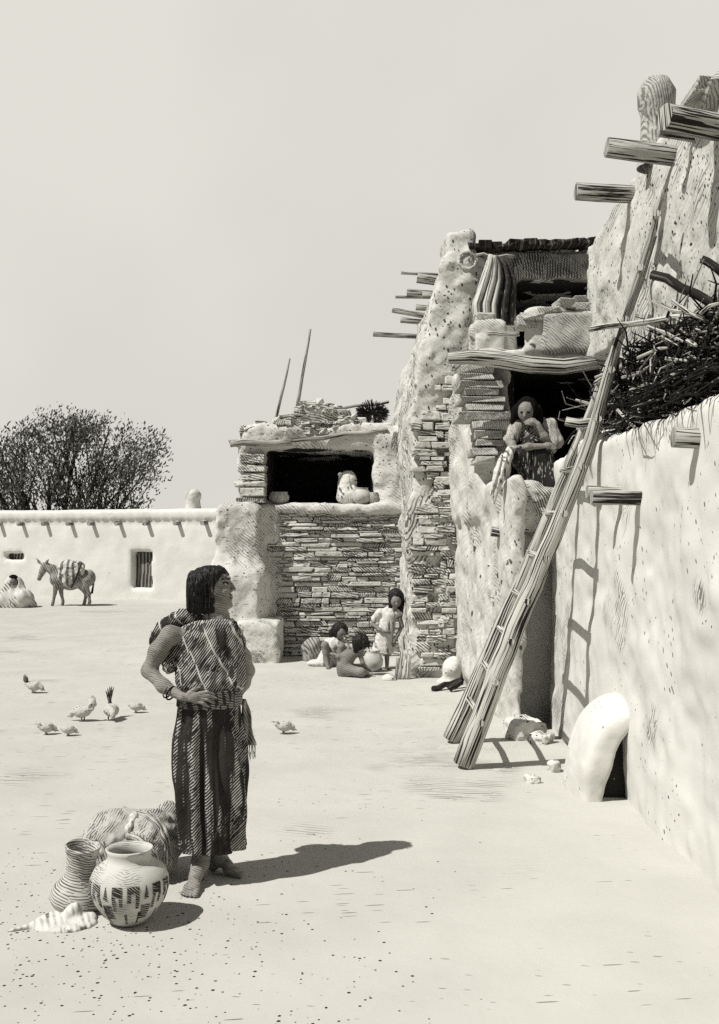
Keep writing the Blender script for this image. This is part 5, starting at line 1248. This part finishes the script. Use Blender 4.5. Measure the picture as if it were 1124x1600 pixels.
# ================================================================== hens
def hen(px, py, s, face_, tail, tailmat, label, body=None, pecking=True):
    s *= .60; Y = gy(py); x0 = (px - CX) / F * Y; c = np.array([x0, Y, 0.0])
    e = empty('hen', c); tag(e, label, 'hen', 'hens pecking about the plaza')
    f = np.array([math.cos(face_), math.sin(face_), 0]); S = Solid(c + (-.28, -.28, -.01), c + (.28, .28, .42), .009)
    S.ell(c + (0, 0, .13 * s), np.array((.10, .085, .075)) * s, k=.02); S.ell(c + f * .05 * s + (0, 0, .12 * s), np.array((.075, .075, .07)) * s, k=.03)
    hd = c + f * (.17 if pecking else .12) * s + np.array((0, 0, (.07 if pecking else .25) * s))
    S.chain([c + f * .08 * s + (0, 0, .15 * s), (c + f * .13 * s + (0, 0, .15 * s) + hd) / 2, hd], [.05 * s, .034 * s, .030 * s], k=.02)
    S.chain([c - f * .06 * s + (0, 0, .15 * s), c - f * .13 * s + (0, 0, .17 * s)], [.05 * s, .03 * s], k=.03)
    S.obj('body', body or M_hen, e)
    S = Solid(c + (-.34, -.34, -.01), c + (.34, .34, .5), .009)
    if tail:
        for q in (-2, -1, 0, 1, 2): S.chain([c - f * .08 * s + (0, 0, .15 * s), c - f * (.135 + .018 * q) * s + (0, .010 * q, .22 * s), c - f * (.135 + .034 * q) * s + (-.03 * q * f[1] * s, .03 * q * f[0] * s, tail * s * (1 - .05 * abs(q - .5)))], [.03 * s, .019 * s, .007 * s], k=.004)
        S.obj('tail', tailmat, e)
    mb = MB(); mb.tube([hd + f * .02 * s, hd + f * .055 * s + (0, 0, -.02 * s)], [.012 * s, .003], 5); mb.obj('beak', M_cord, e)
    for q in (-1, 1):
        sd_ = np.array([-f[1], f[0], 0]) * .035 * s * q; mb = MB(); mb.tube([c + sd_ + (0, 0, .10 * s), c + sd_ + (0, 0, .012), c + sd_ + f * .04 * s + (0, 0, .006)], [.009, .007, .005], 5); mb.obj('leg', M_cord, e)
    S = Solid(hd - .05, hd + .06, .005); S.ell(hd + (0, 0, .028 * s), np.array((.02, .008, .018)) * s); S.obj('comb', M_dark, e)
hen(52, 1083, 1.1, -.1, .34, M_henD, 'hen with a raised dark fanned tail, farthest out by the edge of the plaza')
hen(130, 1127, 1.25, 2.9, .36, M_hen, 'pale hen with a tall white pointed tail beside the dark-tailed hen')
hen(174, 1125, 1.3, -1.2, .42, M_henD, 'large speckled hen with an upright black tail')
hen(212, 1114, .85, .2, 0, M_hen, 'small white hen just past the black-tailed hen')
hen(72, 1148, .85, .4, .2, M_hen, 'small pale hen pecking beside the round chick')
hen(106, 1150, .75, .3, 0, M_hen, 'little round white chick in the nearer pair')
hen(443, 1147, .95, .3, .2, M_hen, 'lone pale hen out in the middle of the plaza')

# ================================================================== big shrub-like tree behind the far house
random.seed(5)
TY = 37.5
def T(px, py, dy=0.0): return at(px, py, TY + dy)
tr = empty('tree', (T(110, 800)[0], TY, 0)); tag(tr, 'wide many-stemmed tree with a dark leafy crown behind the far house', 'tree')
env = lambda px: np.interp(px, [-120, -40, 0, 40, 85, 130, 165, 205, 240, 262, 275], [690, 700, 682, 660, 642, 652, 654, 658, 680, 686, 740]) + 9 * vnoise(np.float32(px), 0.0, 3.0, 9.0)
mb = MB(); tips = []
def branch(p, d, L, r, depth):
    pts = [p]; n = 5
    for i in range(n):
        d = d + np.array([rnd(-.13, .13), rnd(-.13, .13), rnd(-.05, .10)]); d /= np.linalg.norm(d); pts.append(pts[-1] + d * L / n)
    for i_, q_ in enumerate(pts):
        if HY - F * (q_[2] - EYE) / q_[1] < env(CX + F * q_[0] / q_[1]) + rnd(-8, 16) or CX + F * q_[0] / q_[1] > 264:
            pts = pts[:i_]; break
    if len(pts) < 3: return
    n = len(pts) - 1; mb.tube(pts, list(np.linspace(r, r * .5, n + 1)), 6)
    if depth == 0: tips.append((pts[-1], d)); tips.append((pts[len(pts) // 2], d)); return
    tips.append((pts[-1], d))
    if depth <= 2: tips.append((pts[1], d)); tips.append((pts[len(pts) - 2], d))
    for k_ in range(3 if depth > 1 else 3):
        q = pts[random.choice((1, 2, 3, 4, 5)) % len(pts)]; a = d + np.array([rnd(-.75, .75), rnd(-.7, .7), rnd(-.25, .45)]); a /= np.linalg.norm(a); branch(q, a, L * rnd(.55, .8), r * .5, depth - 1)
base_ = np.array([T(112, 800)[0], TY, 0.0])
for k_ in range(11):
    px = (-95, -60, -25, 10, 45, 80, 110, 140, 165, 190, 215)[k_]; sp_ = (px - 90) / 130.0
    b = np.array([base_[0] + sp_ * 1.1, TY + rnd(-.5, .5), 0]); top = T(px, (705, 700, 690, 700, 690, 676, 690, 700, 712, 728, 748)[k_] + rnd(-4, 4), rnd(-1, 1)); d = top - b; L = np.linalg.norm(d)
    branch(b, d / L, L * .74, rnd(.08, .13), 3)
mb.obj('trunk', M_darkwood, tr)
lf = MB(); nl = 0
for (p, d) in tips:
    for q in range(17):
        c = p + np.array([random.gauss(0, .24), random.gauss(0, .28), random.gauss(0, .20)])
        px = CX + F * c[0] / c[1]; py = HY - F * (c[2] - EYE) / c[1]
        if c[2] < 1.2: continue
        if py < env(px) - 14 or px > 270: continue
        L = rnd(.08, .20); wd = L * rnd(.14, .24); a = np.array([rnd(-1, 1) + .3, rnd(-1, 1), rnd(-.3, 1.2)]) + d * .8; a /= np.linalg.norm(a); s_ = np.cross(a, (rnd(-1, 1), rnd(-1, 1), rnd(-1, 1))); s_ /= np.linalg.norm(s_) + 1e-6
        lf.quad([c, c + a * L * .5 + s_ * wd, c + a * L, c + a * L * .5 - s_ * wd]); nl += 1
M_leaf = material('dark_leaves', (0.11, 0.106, 0.094), [dict(k='solid', isl=(.86, 1.1), reg=(.01, -1, -.5), col=(.30, .29, .26))], var=.3)
lf.obj('crown', M_leaf, tr)
print('leaves', nl, 'tips', len(tips))
